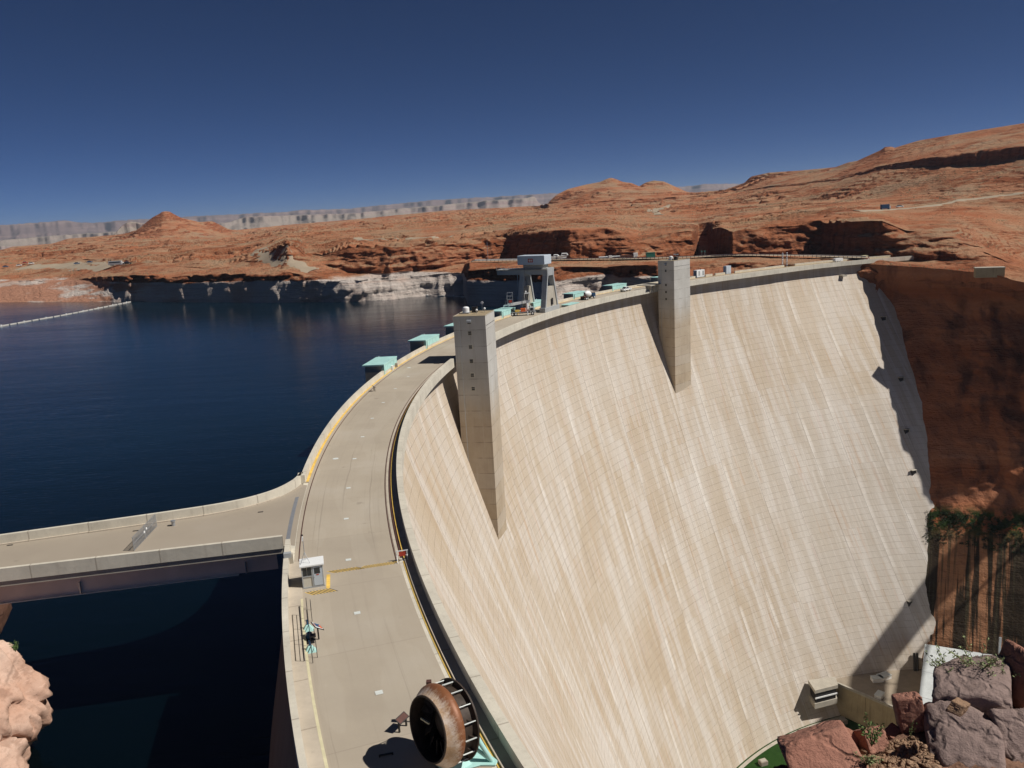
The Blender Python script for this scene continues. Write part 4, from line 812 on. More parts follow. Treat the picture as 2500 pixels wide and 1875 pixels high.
# ------------------------------------------------------------------ near canyon parts
exec_near = True
def blob(name, mat, c, size, seed, planes=14, rough=.06, sub=5, parent=None, rz=0., flat=None, detail=1., crag=0.):
    bm = bmesh.new(); bmesh.ops.create_icosphere(bm, subdivisions=sub, radius=1.0); n = len(bm.verts)
    V = np.array([v.co[:] for v in bm.verts]); g = np.random.default_rng(seed)
    N = g.normal(size=(planes, 3)); N /= np.linalg.norm(N, axis=1)[:, None]; Dp = g.uniform(.80, 1.0, planes)
    if planes < 13:
        B_ = np.linalg.qr(g.normal(size=(3, 3))*.35+np.eye(3))[0]; N[:6] = np.concatenate([B_, -B_]); Dp[:6] = g.uniform(.60, .80, 6)
    else: N[0] = (.05, .08, 1); N[1] = (0, 0, -1); Dp = g.uniform(.72, 1., planes)
    if flat is not None: Dp[int(np.argmax(N[:, 2]))] = flat
    q = V @ N.T; r = np.where(q > .05, Dp[None]/np.maximum(q, .05), 9.); 
    k = 34.; rs = -np.log(np.exp(-k*np.minimum(r, 2)).sum(1))/k; rs = np.minimum(rs, 1.25)
    Pn = V*rs[:, None]
    d = fbm(Pn[:, 0]*2.2+seed, Pn[:, 1]*2.2, Pn[:, 2]*2.2, 6, seed)*rough+fbm(Pn[:, 0]*9*detail+seed, Pn[:, 1]*9*detail, Pn[:, 2]*14*detail, 4, seed+5)*rough*.28
    rd = 1-np.abs(fbm(Pn[:, 0]*1.6+seed*3, Pn[:, 1]*1.6, Pn[:, 2]*1.6, 3, seed+9)); d -= sstep(.93, 1., rd)*rough*1.6
    if crag:
        q = fbm(Pn[:, 0]*1.3+seed, Pn[:, 1]*1.3, Pn[:, 2]*1.1, 3, seed+31)*4; st = np.floor(q)+sstep(.35, .65, q-np.floor(q)); d += (st-q)*crag+(1-np.abs(fbm(Pn[:, 0]*4, Pn[:, 1]*4, Pn[:, 2]*3, 4, seed+37))*2)*crag*.25
    Pn = Pn*(1+d)[:, None]*np.array(size)[None]
    for v, p in zip(bm.verts, Pn): v.co = p
    me = bpy.data.meshes.new(name); bm.to_mesh(me); bm.free(); me.shade_smooth(); o = link(name, me, mat, parent); o.location = c; o.rotation_euler = (g.uniform(-.1, .1), g.uniform(-.1, .1), rz); return o

# ------------------------------------------------------------------ desert terrain on the far side
def tab(s):                           # "x:y ..." -> list
    return [tuple(float(q) for q in e.split(':')) for e in s.split()]
def curve(ytab, dtab=None, zpin=None, zfix=None):
    """returns az -> (dist, z) sampled from a surveyed contour"""
    xs = [x for x, _ in ytab]; A = []; Tn = []; D = []
    X = np.arange(min(xs), max(xs)+.1, 6.)
    for x in X:
        y = np.interp(x, xs, [q for _, q in ytab]); a, t = azt(x, y); A.append(a); Tn.append(t)
        if zpin is not None: D.append((zpin-CZ)/t)
        else: D.append(np.interp(x, [q for q, _ in dtab], [q for _, q in dtab]))
    return np.array(A), np.array(Tn), np.array(D)
NAZ = 1150
x_lo, x_hi = -420, 2950
az = np.linspace(azt(x_lo+60, 600)[0], azt(x_hi-80, 500)[0], NAZ)
def samp(c):
    A, Tn, D = c; return np.interp(az, A, D), np.interp(az, A, Tn)
E = lambda a, b: '%d:' % x_lo+str(a)+' '+b
L = []
def lay(ys, ds=None, zpin=None, name=''):
    ys = tab(ys); 
    if ys[0][0] > x_lo: ys = [(x_lo, ys[0][1]+(ys[0][0]-x_lo)*.05)]+ys
    if ys[-1][0] < x_hi: ys = ys+[(x_hi, ys[-1][1]-(x_hi-ys[-1][0])*.04)]
    ds = tab(ds) if ds else None
    D, Tn = samp(curve(ys, ds, zpin)); L.append([D, CZ+Tn*D])
# L0 waterline (headland and abutment use fixed distances)
lay('0:740 150:740 330:736 420:738 500:739 700:739 850:738 960:732 1040:723 1137:721 1143:752 1250:752 1340:750 1400:748 1500:734 1640:722 1800:716 2000:716 2500:716', None, -18)
azx = lambda x, y=650: azt(x, y)[0]
k = sstep(azx(1139, 750), azx(1144, 745), az); tgt = np.interp(az, [azx(1143, 750), azx(1345), azx(1350), azx(1400), azx(1480), azx(1484), azx(1560), azx(1750), azx(2000), azx(2150), azx(2950)], [462, 424, 426, 440, 446, 446, 424, 430, 424, 424, 400])
L[0][0] = L[0][0]*(1-k)+tgt*k; L[0][1][:] = -20.
# L1 top of bleached ring
D0 = L[0][0].copy(); gentle = 1-sstep(azx(120), azx(330), az)
cove = sstep(azx(800), azx(930), az)*(1-sstep(azx(1128), azx(1139), az)); L.append([D0+4+gentle*95+cove*9, np.full(NAZ, -4.7)])
# L2 cliff lip
lay('0:690 150:688 250:676 330:672 420:676 500:672 600:668 650:668 700:664 760:674 850:688 950:688 1050:676 1120:664 1137:662 1143:662 1208:656 1342:651 1450:652 1640:645 1800:640 2100:645 2211:652 2338:662 2420:670 2500:692',
    '0:850 150:800 330:640 420:600 500:575 650:560 700:560 760:550 850:540 950:532 1050:518 1137:516 1143:458 1300:460 1450:462 1640:452 1800:446 2000:438 2150:428 2300:418 2500:403 2620:402 2900:402')
T2 = (L[2][1]-CZ)/L[2][0]; mid = sstep(azx(310), azx(380), az)*(1-sstep(azx(740), azx(800), az)); L[2][0] = L[2][0]*(1-mid)+(D0+8)*mid; lk = az < azx(2080); hd = sstep(azx(1139), azx(1144), az)*(1-sstep(azx(1600), azx(1700), az)); L[2][0] = L[2][0]*(1-hd)+(L[0][0]+8)*hd;  L[2][0] = np.where(lk, np.maximum(L[2][0], L[1][0]+3), L[2][0]); L[2][1] = CZ+T2*L[2][0]
# L3 road / bench edge
lay('0:655 150:653 330:664 420:662 500:660 600:655 650:656 700:658 760:667 850:682 950:684 1050:668 1120:655 1137:652 1143:642 1250:641 1342:639 1400:638 1485:637 1560:636 1640:634 1700:632 1760:629 1800:628 1900:629 2000:631 2085:634 2154:636 2211:645 2338:655 2420:662 2500:682',
    '0:980 150:920 330:720 420:690 500:650 650:600 700:580 760:575 850:565 950:560 1050:555 1137:560 1143:500 1250:502 1342:508 1400:508 1560:500 1700:492 1800:478 1900:462 2000:446 2085:437 2154:432 2300:424 2500:409 2620:409 2900:410')
# L4 foot of the upper cliff
lay('0:644 150:642 330:648 420:650 500:655 600:650 650:642 700:632 760:634 850:664 950:672 1050:658 1120:645 1137:642 1143:638 1250:636 1342:634 1400:633 1485:632 1560:631 1640:629 1695:626 1740:626 1800:623 1900:623 2000:625 2085:630 2154:632 2211:637 2338:634 2401:632 2500:655',
    '0:1010 150:960 330:760 420:730 500:680 650:640 700:600 760:600 850:585 950:566 1050:564 1137:572 1143:574 1235:592 1300:552 1390:514 1440:526 1480:532 1520:520 1560:512 1640:526 1695:540 1738:544 1762:512 1788:488 1900:496 2005:506 2040:486 2085:468 2154:454 2300:442 2500:424 2900:434')
# L5 head of the upper cliff
lay('0:636 150:632 330:640 420:642 475:634 500:638 560:645 600:630 663:612 700:596 730:604 745:620 790:624 830:608 850:602 950:602 1050:598 1137:587 1200:577 1342:564 1421:561 1485:558 1530:572 1564:580 1620:572 1680:564 1697:566 1703:576 1730:574 1742:558 1760:555 1785:566 1833:561 1900:552 1990:545 2085:538 2154:538 2211:562 2338:571 2401:598 2500:630',
    '0:1060 150:1010 330:800 420:770 500:720 650:670 700:615 760:640 850:600 950:582 1050:584 1137:594 1143:596 1235:606 1300:562 1390:522 1440:536 1480:544 1520:542 1560:548 1640:546 1695:562 1703:680 1730:680 1740:555 1762:520 1788:494 1900:504 2005:514 2040:492 2085:474 2154:462 2211:470 2300:462 2401:470 2500:480 2900:500')
# L6..L8 plateau
lay('0:622 150:612 330:606 500:600 600:596 700:578 850:571 1050:560 1200:549 1342:542 1485:534 1600:545 1700:546 1760:536 1850:530 1950:520 2085:514 2211:528 2338:530 2420:545 2500:570',
    '0:1350 150:1250 330:1050 500:950 700:850 850:800 1050:740 1342:690 1700:700 1900:640 2085:600 2211:570 2338:560 2500:560 2900:520')
lay('0:616 150:606 330:592 500:588 600:584 700:566 850:556 1050:540 1200:529 1342:522 1485:514 1600:510 1700:505 1800:499 1950:492 2085:486 2211:478 2338:474 2500:478',
    '0:1700 150:1600 330:1500 500:1400 700:1400 850:1300 1050:1200 1342:1100 1700:1050 1900:950 2085:830 2338:720 2500:680 2900:600')
lay('0:613 150:600 285:580 330:577 400:579 500:579 563:576 700:557 885:542 1075:523 1300:511 1340:509 1428:502 1500:500 1600:494 1690:483 1800:471 1900:457 2040:442 2150:415 2306:405 2400:402 2500:388',
    '0:2000 150:1900 285:1850 330:1750 400:1680 500:1700 563:1750 700:2000 885:2000 1075:1950 1300:1750 1340:1420 1428:1380 1500:1380 1600:1400 1690:1400 1800:1240 1900:1140 2040:1020 2150:960 2306:860 2500:800 2900:700')
lay('0:612.5 150:597 285:577 330:574 400:574 500:574 563:573 700:555 885:540 1075:521 1300:508 1340:506 1428:492 1500:488 1600:484 1690:479 1800:468 1900:452 2040:436 2150:404 2230:392 2306:380 2400:366 2500:358',
    '0:2030 150:1930 285:1870 330:1765 400:1695 500:1720 563:1780 700:2040 885:2040 1075:2000 1300:1770 1340:1435 1428:1400 1500:1395 1600:1410 1690:1410 1800:1250 1900:1150 2040:1030 2150:970 2306:868 2500:806 2900:705')
# ridge
lay('0:611 32:602 127:595 165:583 285:573 329:566 352:547 373:530 389:522 396:517 405:515.5 417:517 421:521 443:532 487:542 519:540 563:562 585:561 700:548 695:550 885:534 1075:515 1300:503 1333:503 1345:488 1358:476 1385:462 1428:451 1465:444 1478:438 1491:433.5 1504:437 1520:444 1542:447 1561:455 1575:446 1596:440.5 1621:443 1650:456 1675:468 1694:472 1770:463 1817:447 1833:431 1877:421.5 1958:416 2040:408 2069:397 2094:392 2151:366 2160:359 2176:357.5 2183:361 2243:343 2370:321 2500:300.6'.replace('700:548 695:550', '700:549'),
    '0:2300 150:2250 285:2100 330:1900 400:1860 500:1900 563:1950 700:2400 885:2450 1075:2450 1300:2050 1333:1520 1428:1600 1491:1620 1600:1600 1694:1560 1817:1420 1900:1350 2040:1200 2160:1120 2370:1050 2500:1000 2900:900')
L.append([L[-1][0]*1.12+40, L[-1][1]-L[-1][0]*.012-12]); L.append([L[-1][0]*1.3, np.full(NAZ, -45.)])
nseg = [9, 14, 12, 8, 36, 80, 130, 90, 10, 80, 5, 2]
#        ring lip  bench foot CLIFF plateau... ledge ridge back
for q in range(3, 6):
    T_ = (L[q][1]-CZ)/L[q][0]; L[q][0] = np.where(lk, np.maximum(L[q][0], L[q-1][0]+2), L[q][0]); L[q][1] = CZ+T_*L[q][0]
kk = np.hanning(61); kk /= kk.sum(); RS = [L[10][0].copy(), np.convolve(np.pad(L[10][1], 30, 'edge'), kk, 'valid')]
rows_D = []; rows_Z = []; wC = []; wF = []
cw = [.8, 1., .25, .5, 1., .0, .0, .0, .8, .0, .0, .0]; fw = [0, 0, .5, .3, 0, 1, 1, 1, .2, .6, 0, 0]
for i, nsg in enumerate(nseg):
    d0, z0 = L[i]; d1, z1 = L[i+1]
    for j in range(nsg):
        t = j/nsg
        if i == 4: tz = t; td = t**1.4
        elif i == 9: tz = 1-(1-t)**1.15; td = t
        else: tz = t; td = t
        zz1 = z1
        if i == 9: zz1 = RS[1]-3+(z1-RS[1]+3)*sstep(.72, 1., t)
        rows_D.append(d0+(d1-d0)*td); rows_Z.append(z0+(zz1-z0)*tz)
        e = min(1, 2.2*min(t, 1-t)+.45) if i in (1, 4, 8) else 1; wC.append(cw[i]*e); wF.append(fw[i]*min(1, 6*(1-t)+.1) if i == 9 else fw[i])
rows_D.append(L[-1][0]); rows_Z.append(L[-1][1]); wC.append(0); wF.append(0)
D = np.array(rows_D).T; Zt = np.array(rows_Z).T; wC = np.array(wC)[None]; wF = np.array(wF)[None]   # (az, rows)
# slight smoothing of contour kinks in plan (keeps the outlines)
X = D*np.sin(az)[:, None]; Y = D*np.cos(az)[:, None]
sc_ = np.clip(D/520, .8, 4)
n1 = fbm(X/34, Y/34, Zt/30, 4, 3); n2 = fbm(X/9, Y/9, Zt/3.2, 4, 5); n3 = fbm(X/70+9, Y/70, 0, 3, 8); st1 = fbm(X/220, Y/220, Zt/2.3, 3, 11)
rg = 1-np.abs(fbm(X/17, Y/17, Zt/40, 3, 21))*2.2
dD = wC*(n1*8.5+n2*3.4+n3*6+st1*2.8-np.clip(rg-.5, 0, 1)*7)
n4 = fbm(X/3.6, Y/3.6, Zt/2.2, 3, 15); n5 = 1-np.abs(fbm(X/26, Y/26, Zt/5., 3, 19))*2; dD += wC*(n4*2.2+np.clip(n5-.4, 0, 1)*4)
inner = np.ones_like(D); inner[:, 0] = .6; hq = (sstep(azx(1139), azx(1144), az)*(1-sstep(azx(1335), azx(1350), az)))[:, None]; hm = (sstep(azx(330), azx(370), az)*(1-sstep(azx(640), azx(700), az)))[:, None]; inner[:, :nseg[0]+1] *= (1-.75*hq)*(1-.55*hm)
D2 = D+dD*inner
pl = fbm(X/55, Y/55, 0, 5, 31)*2.0+fbm(X/13, Y/13, 0, 4, 33)*.9
dip = np.clip((D-520)/500, .35, 1.6)
Z2 = Zt+wF*pl*dip*.8
hst = 2.7*np.clip(D/900, .7, 1.5); ph = (Z2+fbm(X/150, Y/90, 0, 5, 41)*16)/hst; fr = ph-np.floor(ph)
ledge = (sstep(.42, .54, fr)-fr)*hst
lw = sstep(-.2, .2, fbm(X/90, Y/60, 0, 4, 51))*(1-.75*sstep(azx(1950), azx(2150), az)[:, None])
Z2 = Z2+wF*ledge*lw*1.7
hst2 = 1.1; ph = (Z2+fbm(X/40, Y/40, 0, 3, 43)*3)/hst2; fr = ph-np.floor(ph); Z2 = Z2+wF*(sstep(.4, .58, fr)-fr)*hst2*.9*sstep(-.1, .3, fbm(X/45, Y/45, 5, 3, 52))
Z2 += (1-wF)*wC*n2*.8
X2 = D2*np.sin(az)[:, None]; Y2 = D2*np.cos(az)[:, None]
# canyon side of the abutment: rows 0..1 dive under the rim
cut = sstep(azx(2120), azx(2175), az)[:, None]
i2 = nseg[0]+nseg[1]
for j in range(i2):
    Z2[:, j] = Z2[:, j]*(1-cut[:, 0])+(Z2[:, i2]-2-.2*(i2-j))*cut[:, 0]; f = cut[:, 0]; X2[:, j] = X2[:, j]*(1-f)+(X2[:, i2]+.0)*f; Y2[:, j] = Y2[:, j]*(1-f)+(Y2[:, i2]+3)*f
TP = np.stack([X2, Y2, Z2], -1)
tag(grid('desert_terrain', TP, M['terrain'], flip=False), kind='structure')

# far shore road along the cliff foot, guard rail
i3 = i2+nseg[2]
def strip_road(name, xa, xb, j0, w0, w1, lift, mat):
    ia, ib = np.searchsorted(az, azx(xa, 636)), np.searchsorted(az, azx(xb, 630)); ii = np.arange(ia, ib)
    pts = np.zeros((len(ii), 2, 3)); ker = np.ones(15)/15
    base_D = np.convolve(np.pad(L[3][0], 7, 'edge'), ker, 'valid'); base_Z = np.convolve(np.pad(L[3][1], 7, 'edge'), ker, 'valid')
    for q, w in enumerate((w0, w1)):
        d = base_D[ii]+w; pts[:, q, 0] = d*np.sin(az[ii]); pts[:, q, 1] = d*np.cos(az[ii]); pts[:, q, 2] = base_Z[ii]+lift
    return pts
pr = strip_road('r', 1150, 2120, i3, 0.5, 15, .9, None)
tag(grid('far_road', pr, M['roadfar'], smooth=False, flip=False), kind='structure')
gp = pr[:, 0, :]; gr = thing('guard_rail', 'long low guard rail along the road at the foot of the far cliffs', 'guard rail', tuple(gp[0])); m = MB(); g0 = Vector(gp[0]); pp = MB(); acc = 0
for i in range(0, len(gp)-4, 4):
    a, b = Vector(gp[i])-g0, Vector(gp[i+4])-g0; m.bar(a+Vector((0, 0, .75)), b+Vector((0, 0, .75)), .1, .35); pp.bar(a-Vector((0, 0, .5)), a+Vector((0, 0, .85)), .18)
m.build('rail', M['steel'], gr); tag(pp.build('post', M['rail'], gr), kind='stuff')

def zat(x, y):
    aa = math.atan2(x, y); dd_ = math.hypot(x, y); f = (aa-az[0])/(az[1]-az[0]); i = int(np.clip(f, 0, NAZ-2)); d = np.hypot(TP[i, :, 0], TP[i, :, 1]); j = np.argsort(d[i2:-8]); return float(np.interp(dd_, d[i2:-8][j], TP[i, i2:-8, 2][j]))
def gpt(x, y):
    aa, t = azt(x, y); i = int(np.clip(np.searchsorted(az, aa), 1, NAZ-2)); d = np.hypot(TP[i, :, 0], TP[i, :, 1]); tt = (TP[i, :, 2]-CZ)/d; j = int(np.argmax(tt >= t)); return np.array([d[j]*math.sin(aa), d[j]*math.cos(aa)])
def track(name, px, w, mat='roadfar', lift=.45):
    q = smooth_pts([gpt(x, y) for x, y in px], 10); n = len(q); A = np.zeros((n, 5, 3))
    for i in range(n):
        d = q[min(i+1, n-1)]-q[max(i-1, 0)]; d = d/(np.linalg.norm(d)+1e-9); nn_ = np.array([-d[1], d[0]])
        for k_, s in enumerate(np.linspace(-.5, .5, 5)):
            ww = w*(1+.25*math.sin(i*.7)); p = q[i]+nn_*s*ww; A[i, k_] = (p[0], p[1], zat(p[0], p[1])+lift-(.5 if abs(s) == .5 else 0))
    tag(grid(name, A, M[mat]), kind='structure')
track('dirt_road', [(1586, 513), (1600, 519), (1609, 525), (1600, 514), (1613, 508), (1632, 503), (1655, 500)], 9)
track('shore_parking_lot', [(60, 653), (110, 651), (160, 649), (220, 648), (275, 650)], 26)
track('sandy_wash', [(640, 606), (632, 612), (650, 622), (690, 636), (730, 652), (765, 664)], 12)
track('plateau_road', [(2090, 516), (2130, 515), (2170, 513), (2211, 510), (2290, 500), (2370, 488), (2440, 478), (2500, 471)], 7)
track('dirt_track', [(870, 583), (930, 584), (1000, 582), (1060, 578), (1110, 577)], 7)

# scattered desert scrub (uncountable)
def scrub():
    j0, j1 = i2, i2+sum(nseg[2:8])
    g = np.random.default_rng(5); N = 34000; ii = g.integers(2, NAZ-2, N); jj = g.integers(j0, j1-2, N)
    P0 = TP[ii, jj]; nx = TP[ii+1, jj]-P0; ny = TP[ii, jj+1]-P0; nr = np.cross(ny, nx); nr /= np.linalg.norm(nr, axis=1)[:, None]+1e-9
    dn = fbm(P0[:, 0]/60, P0[:, 1]/45, 0, 4, 61); keep = (np.abs(nr[:, 2]) > .93) & (dn > g.uniform(-.1, .42, N)) & (P0[:, 1] < 1500)
    P0 = P0[keep]; s = g.uniform(.2, .62, len(P0))**1.0*np.clip(np.hypot(P0[:, 0], P0[:, 1])/700, .7, 1.6)
    base = np.array([(1, 0, 0), (0, 1, 0), (-1, 0, 0), (0, -1, 0), (.2, .1, .9), (0, 0, -.4)]); F = np.array([(0, 1, 4), (1, 2, 4), (2, 3, 4), (3, 0, 4), (1, 0, 5), (2, 1, 5), (3, 2, 5), (0, 3, 5)])
    jit = g.uniform(.7, 1.3, (len(P0), 6, 1)); V = P0[:, None]+base[None]*s[:, None, None]*jit; fs = (F[None]+np.arange(len(P0))[:, None, None]*6).reshape(-1, 3)
    me = bpy.data.meshes.new('desert_scrub'); me.from_pydata(V.reshape(-1, 3).tolist(), [], fs.tolist()); return link('desert_scrub', me, M['shrub'])
tag(scrub(), kind='stuff')

# ------------------------------------------------------------------ distant mesas
def mesa(name, mat, ytop, ybot, d0, depth, seed, amp, xr, cliff=.55, step=.35):
    ytop = tab(ytop); ybot = tab(ybot); n = 620; xs = np.linspace(xr[0], xr[1], n)
    yt = np.interp(xs, [a for a, _ in ytop], [b for _, b in ytop]); yb = np.interp(xs, [a for a, _ in ybot], [b for _, b in ybot])
    A = np.array([azt(x, y)[0] for x, y in zip(xs, yt)]); Tt = np.array([azt(x, y)[1] for x, y in zip(xs, yt)]); Tb = np.array([azt(x, y)[1] for x, y in zip(xs, yb)])
    nz = fbm(xs/80+seed, 0, 0, 4, seed)*amp*.9+(1-np.abs(fbm(xs/24+seed, 0, 0, 3, seed+5))*2)*amp*.07; hv = fbm(xs/45+seed, 0, 0, 4, seed+21)
    zt = CZ+Tt*d0; zb = np.minimum(CZ+Tb*d0, zt-5)-40
    zt = zt+fbm(xs/9+seed, 0, 0, 3, seed+7)*.0007*d0
    rows = []
    prof = [(0, -.0, 0), (.0, .0, .25), (.08, .22, .4), (.12, .30, .75), (.135, .48, .85), (.2, .56, .95), (.25, .74, .95), (.27, .97, 1.0), (.30, 1.0, 1.0), (.6, 1.0, .6), (1., .98, .3)]
    R2 = 46; tt = np.linspace(0, 1, R2); px = [p[0] for p in prof]; 
    keys = np.linspace(0, 1, len(prof)); dd_ = np.interp(tt, keys, px); hh = np.interp(tt, keys, [p[1] for p in prof]); wn = np.interp(tt, keys, [p[2] for p in prof])
    Pn = np.zeros((n, R2, 3))
    for j in range(R2):
        loc = fbm(xs/9+seed, hh[j]*2, 0, 4, seed)*amp*.03*wn[j]
        d = d0+dd_[j]*depth+nz*wn[j]+loc; hz = zb+(zt-zb)*np.clip(hh[j]+hv*.22*math.sin(math.pi*min(hh[j], 1)), 0, 1)
        if hh[j] >= .98: hz = CZ+(hz-CZ)*d/d0*1.0 if False else hz+(d-d0)*0
        Pn[:, j, 0] = d*np.sin(A); Pn[:, j, 1] = d*np.cos(A); Pn[:, j, 2] = hz
    return tag(grid(name, Pn, mat, flip=False), kind='structure')
mesa('mesa_hills', M['mesa_far'], '-400:560 0:545 90:538 158:532.5 202:540 250:538 300:534 364:529 410:530 459:524 540:521 633:515 700:513 742:507.5 770:508 869:504 885:500 980:491 1075:482 1200:475 1300:470 1342:467 1450:462 1600:456 1649:452 1722:444 1811:443 1900:446 2100:440', '-400:640 0:612 400:590 700:560 1000:535 1300:515 1700:490 2100:470', 13000, 6000, 3, 900, (-400, 2100))
mesa('mesa_cliffs', M['mesa_white'], '-400:590 0:588 60:582 120:576 200:570 280:566 430:556 560:541 583:532 600:527 700:523 850:519.5 869:518.6 980:506 1075:498 1122:493 1185:487 1283:480.5 1300:477 1306:478 1316:494 1325:497 1400:520', '-400:640 0:612 400:590 700:560 1000:535 1300:515 1400:515', 7000, 2600, 8, 520, (-400, 1400))
mesa('cream_butte', M['mesa_white'], '275:575 285:565 295:553 308:543 318:540 335:542 352:546 370:560 380:575', '275:580 380:580', 3600, 300, 14, 60, (275, 380))

# ground sheet reaching the horizon behind everything
m = MB(); m.add([(-30000, 2600, -48), (30000, 2600, -48), (30000, 60000, -48), (-30000, 60000, -48)], [(0, 1, 2, 3)]); tag(m.build('desert_plain', M['mesa_far']), kind='structure')

# ------------------------------------------------------------------ downstream canyon wall
zt_ = np.array([0, -20, -40, -66, -87, -102, -126, -152, -164, -178.]); cxy = []
def hit(x, y):
    d = ray(x, y); d = d/np.linalg.norm(d); t = 280
    while t < 900:
        Xq = d*t; z = Xq[2]+CZ; v = Xq[:2]-C; th = math.degrees(math.atan2(v[1], v[0])); rr = math.hypot(*v)
        if rr > face_r(np.array(z), np.array(th)): return np.array([Xq[0], Xq[1], z])
        t += .5
edge = [hit(x, y) for x, y in ((2140, 664), (2158, 705), (2170, 745), (2190, 800), (2204, 859), (2228, 930), (2249, 1017), (2258, 1090), (2261, 1153), (2257, 1250), (2250, 1330), (2252, 1420), (2252, 1520), (2248, 1605), (2243, 1690))]
edge = np.array([(172, 390, 3), (172, 389, 0)]+[tuple(e) for e in edge]+[(153, 291, -178)]); edge = edge[np.argsort(edge[:, 2])]
NS = 330; NZ = 240
s_ = np.linspace(-26, 190, NS); zz = np.linspace(-178, 0, NZ)
ex = np.interp(zz, edge[:, 2], edge[:, 0]); ey = np.interp(zz, edge[:, 2], edge[:, 1])
wdir = np.array([.88, -.475]); wn_ = np.array([-.475, -.88])
S, ZZ2 = np.meshgrid(s_, zz, indexing='ij'); WX = ex[None]+wdir[0]*S; WY = ey[None]+wdir[1]*S
bul = sstep(3, 42, S)
dsp = fbm(WX/30, WY/30, ZZ2/34, 4, 71)*10*bul-np.clip(1-np.abs(fbm(WX/16, WY/16, ZZ2/40, 3, 77))*3, 0, 1)*4.5*bul+fbm(WX/9, WY/9, ZZ2/7, 4, 73)*3.2*sstep(-2, 8, S)+fbm(WX/80, WY/80, ZZ2/2.6, 3, 75)*1.5*bul
low = sstep(-103, -109, ZZ2); dsp = dsp*(1-.8*low)-sstep(-86, -135, ZZ2)*1.5*sstep(0, 6, S)      # smoother, recessed stained wall under the ledge
dsp += sstep(-99, -104, ZZ2)*(1-low)*.8*bul
# top rows bend to meet the rim of the terrain
WX = WX+wn_[0]*dsp; WY = WY+wn_[1]*dsp
rimx = np.interp(np.arctan2(WX[:, -1], WY[:, -1]), az, TP[:, i2, 0]); rimy = np.interp(np.arctan2(WX[:, -1], WY[:, -1]), az, TP[:, i2, 1]); rimz = np.interp(np.arctan2(WX[:, -1], WY[:, -1]), az, TP[:, i2, 2])
tt = sstep(-26, 0, ZZ2); ZT = -178+(ZZ2+178)/178*(rimz[:, None]+178.3)
WX = WX*(1-tt)+(rimx[:, None])*tt; WY = WY*(1-tt)+(rimy[:, None])*tt
tag(grid('canyon_wall', np.stack([WX, WY, ZT], -1), M['canyon'], flip=True), kind='structure')
# green growth on the seep ledge
def tufts(name, pts, s, mat, n_leaf=26, seed=3, parent=None, up=1.):
    g = np.random.default_rng(seed); Vs = []; Fs = []
    for p in pts:
        b = len(Vs); k = n_leaf
        for i in range(k):
            d = g.normal(size=3); d /= np.linalg.norm(d); c = np.array(p)+d*s*g.uniform(.2, 1)*np.array([1, 1, .7*up]); a = g.normal(size=3)*s*.16; e = g.normal(size=3)*s*.16
            j = len(Vs); Vs += [tuple(c-a), tuple(c+e), tuple(c+a), tuple(c-e)]; Fs.append((j, j+1, j+2, j+3))
    me = bpy.data.meshes.new(name); me.from_pydata(Vs, [], Fs); return link(name, me, mat, parent)
g = np.random.default_rng(12); pts = []
iz = int(np.argmin(abs(zz+103.5)))
for i in range(40, NS-120):
    if g.random() < .85:
        for k in range(5): j = iz+g.integers(-10, 5); pts.append((WX[i, j]+wn_[0]*.3, WY[i, j]+wn_[1]*.3, ZT[i, j]))
tag(tufts('hanging_plants', pts, .8, m_plain('seep_greenery', (.018, .03, .008), .9, 0, .4, .4), 22), kind='stuff')
# valley floor, lawn, decks and retaining wall
zf = -168
m = MB(); m.prism([tuple(P(x, y, zf)) for x, y in ((2045, 1746), (1969, 1767), (1890, 1806.6), (1826.6, 1849), (1790, 1885), (1700, 2000))][::-1]+[tuple(P(1700, 2100, zf)), tuple(P(2300, 2100, zf)), tuple(P(2330, 1850, zf)), tuple(P(2140, 1792, zf))][::-1][::-1], zf-1, zf)
# the lawn reaches under the dam toe so no seam shows
MBl = MB(); MBl.add([(60, 200, zf), (190, 200, zf), (190, 300, zf), (60, 300, zf)], [(0, 1, 2, 3)]); tag(MBl.build('lawn', M['grass']), kind='structure')
kb = MB(); pts_k = [arc(t, float(face_r(np.array(-168.), np.array(t)))-1.3)[:2] for t in np.linspace(127, 170, 60)]; ribbon(kb, pts_k, 1.4, zf+.05); tag(kb.build('lawn_edge_path', M['concrete']), kind='structure')
zd = -155.6
ra, rb, rc = P(2045, 1673, zd), P(2190, 1735, zd), P(2330, 1800, zd)
pD = [tuple(ra), tuple(rb), tuple(rc), (215, 262), (215, 330), (120, 330), tuple(ra+np.array([-8, 14]))]
dk = thing('powerhouse_deck', 'stained concrete service deck and retaining wall at the foot of the dam', 'deck', (0, 0, 0))
MB().prism(pD, -178, zd).build('deck_block', M['retain'], dk); MB().prism(pD, zd+.01, zd+.06).build('deck_top', M['deckbrown'], dk)
rl = MB(); 
for a, b in ((ra, rb), (rb, rc)): rl.bar((a[0], a[1], zd+1.), (b[0], b[1], zd+1.), .9, .35).bar((a[0], a[1], zd+.3), (b[0], b[1], zd+.3), .5, .5)
rl.build('ledge_rail', M['concrete'], dk)
rm = MB(); rm.prism([tuple(P(1978, 1668, zd+2)), tuple(P(1992, 1684, zd+2)), tuple(P(2042, 1672, zd+2)), tuple(P(2040, 1655, zd+2))][::-1], zd-3, zd+2)
bl = thing('ledge_shelter', 'flat roofed concrete shelter on the dam face at the corner of the lower deck', 'shelter', (0, 0, 0))
q = [P(1973, 1660, zd+3), P(1990, 1686, zd+3), P(2046, 1672, zd+3), P(2040, 1652, zd+3)]
MB().prism([tuple(p) for p in q], zd+1.6, zd+3).build('roof', M['concrete'], bl); cq = sum(q)/4
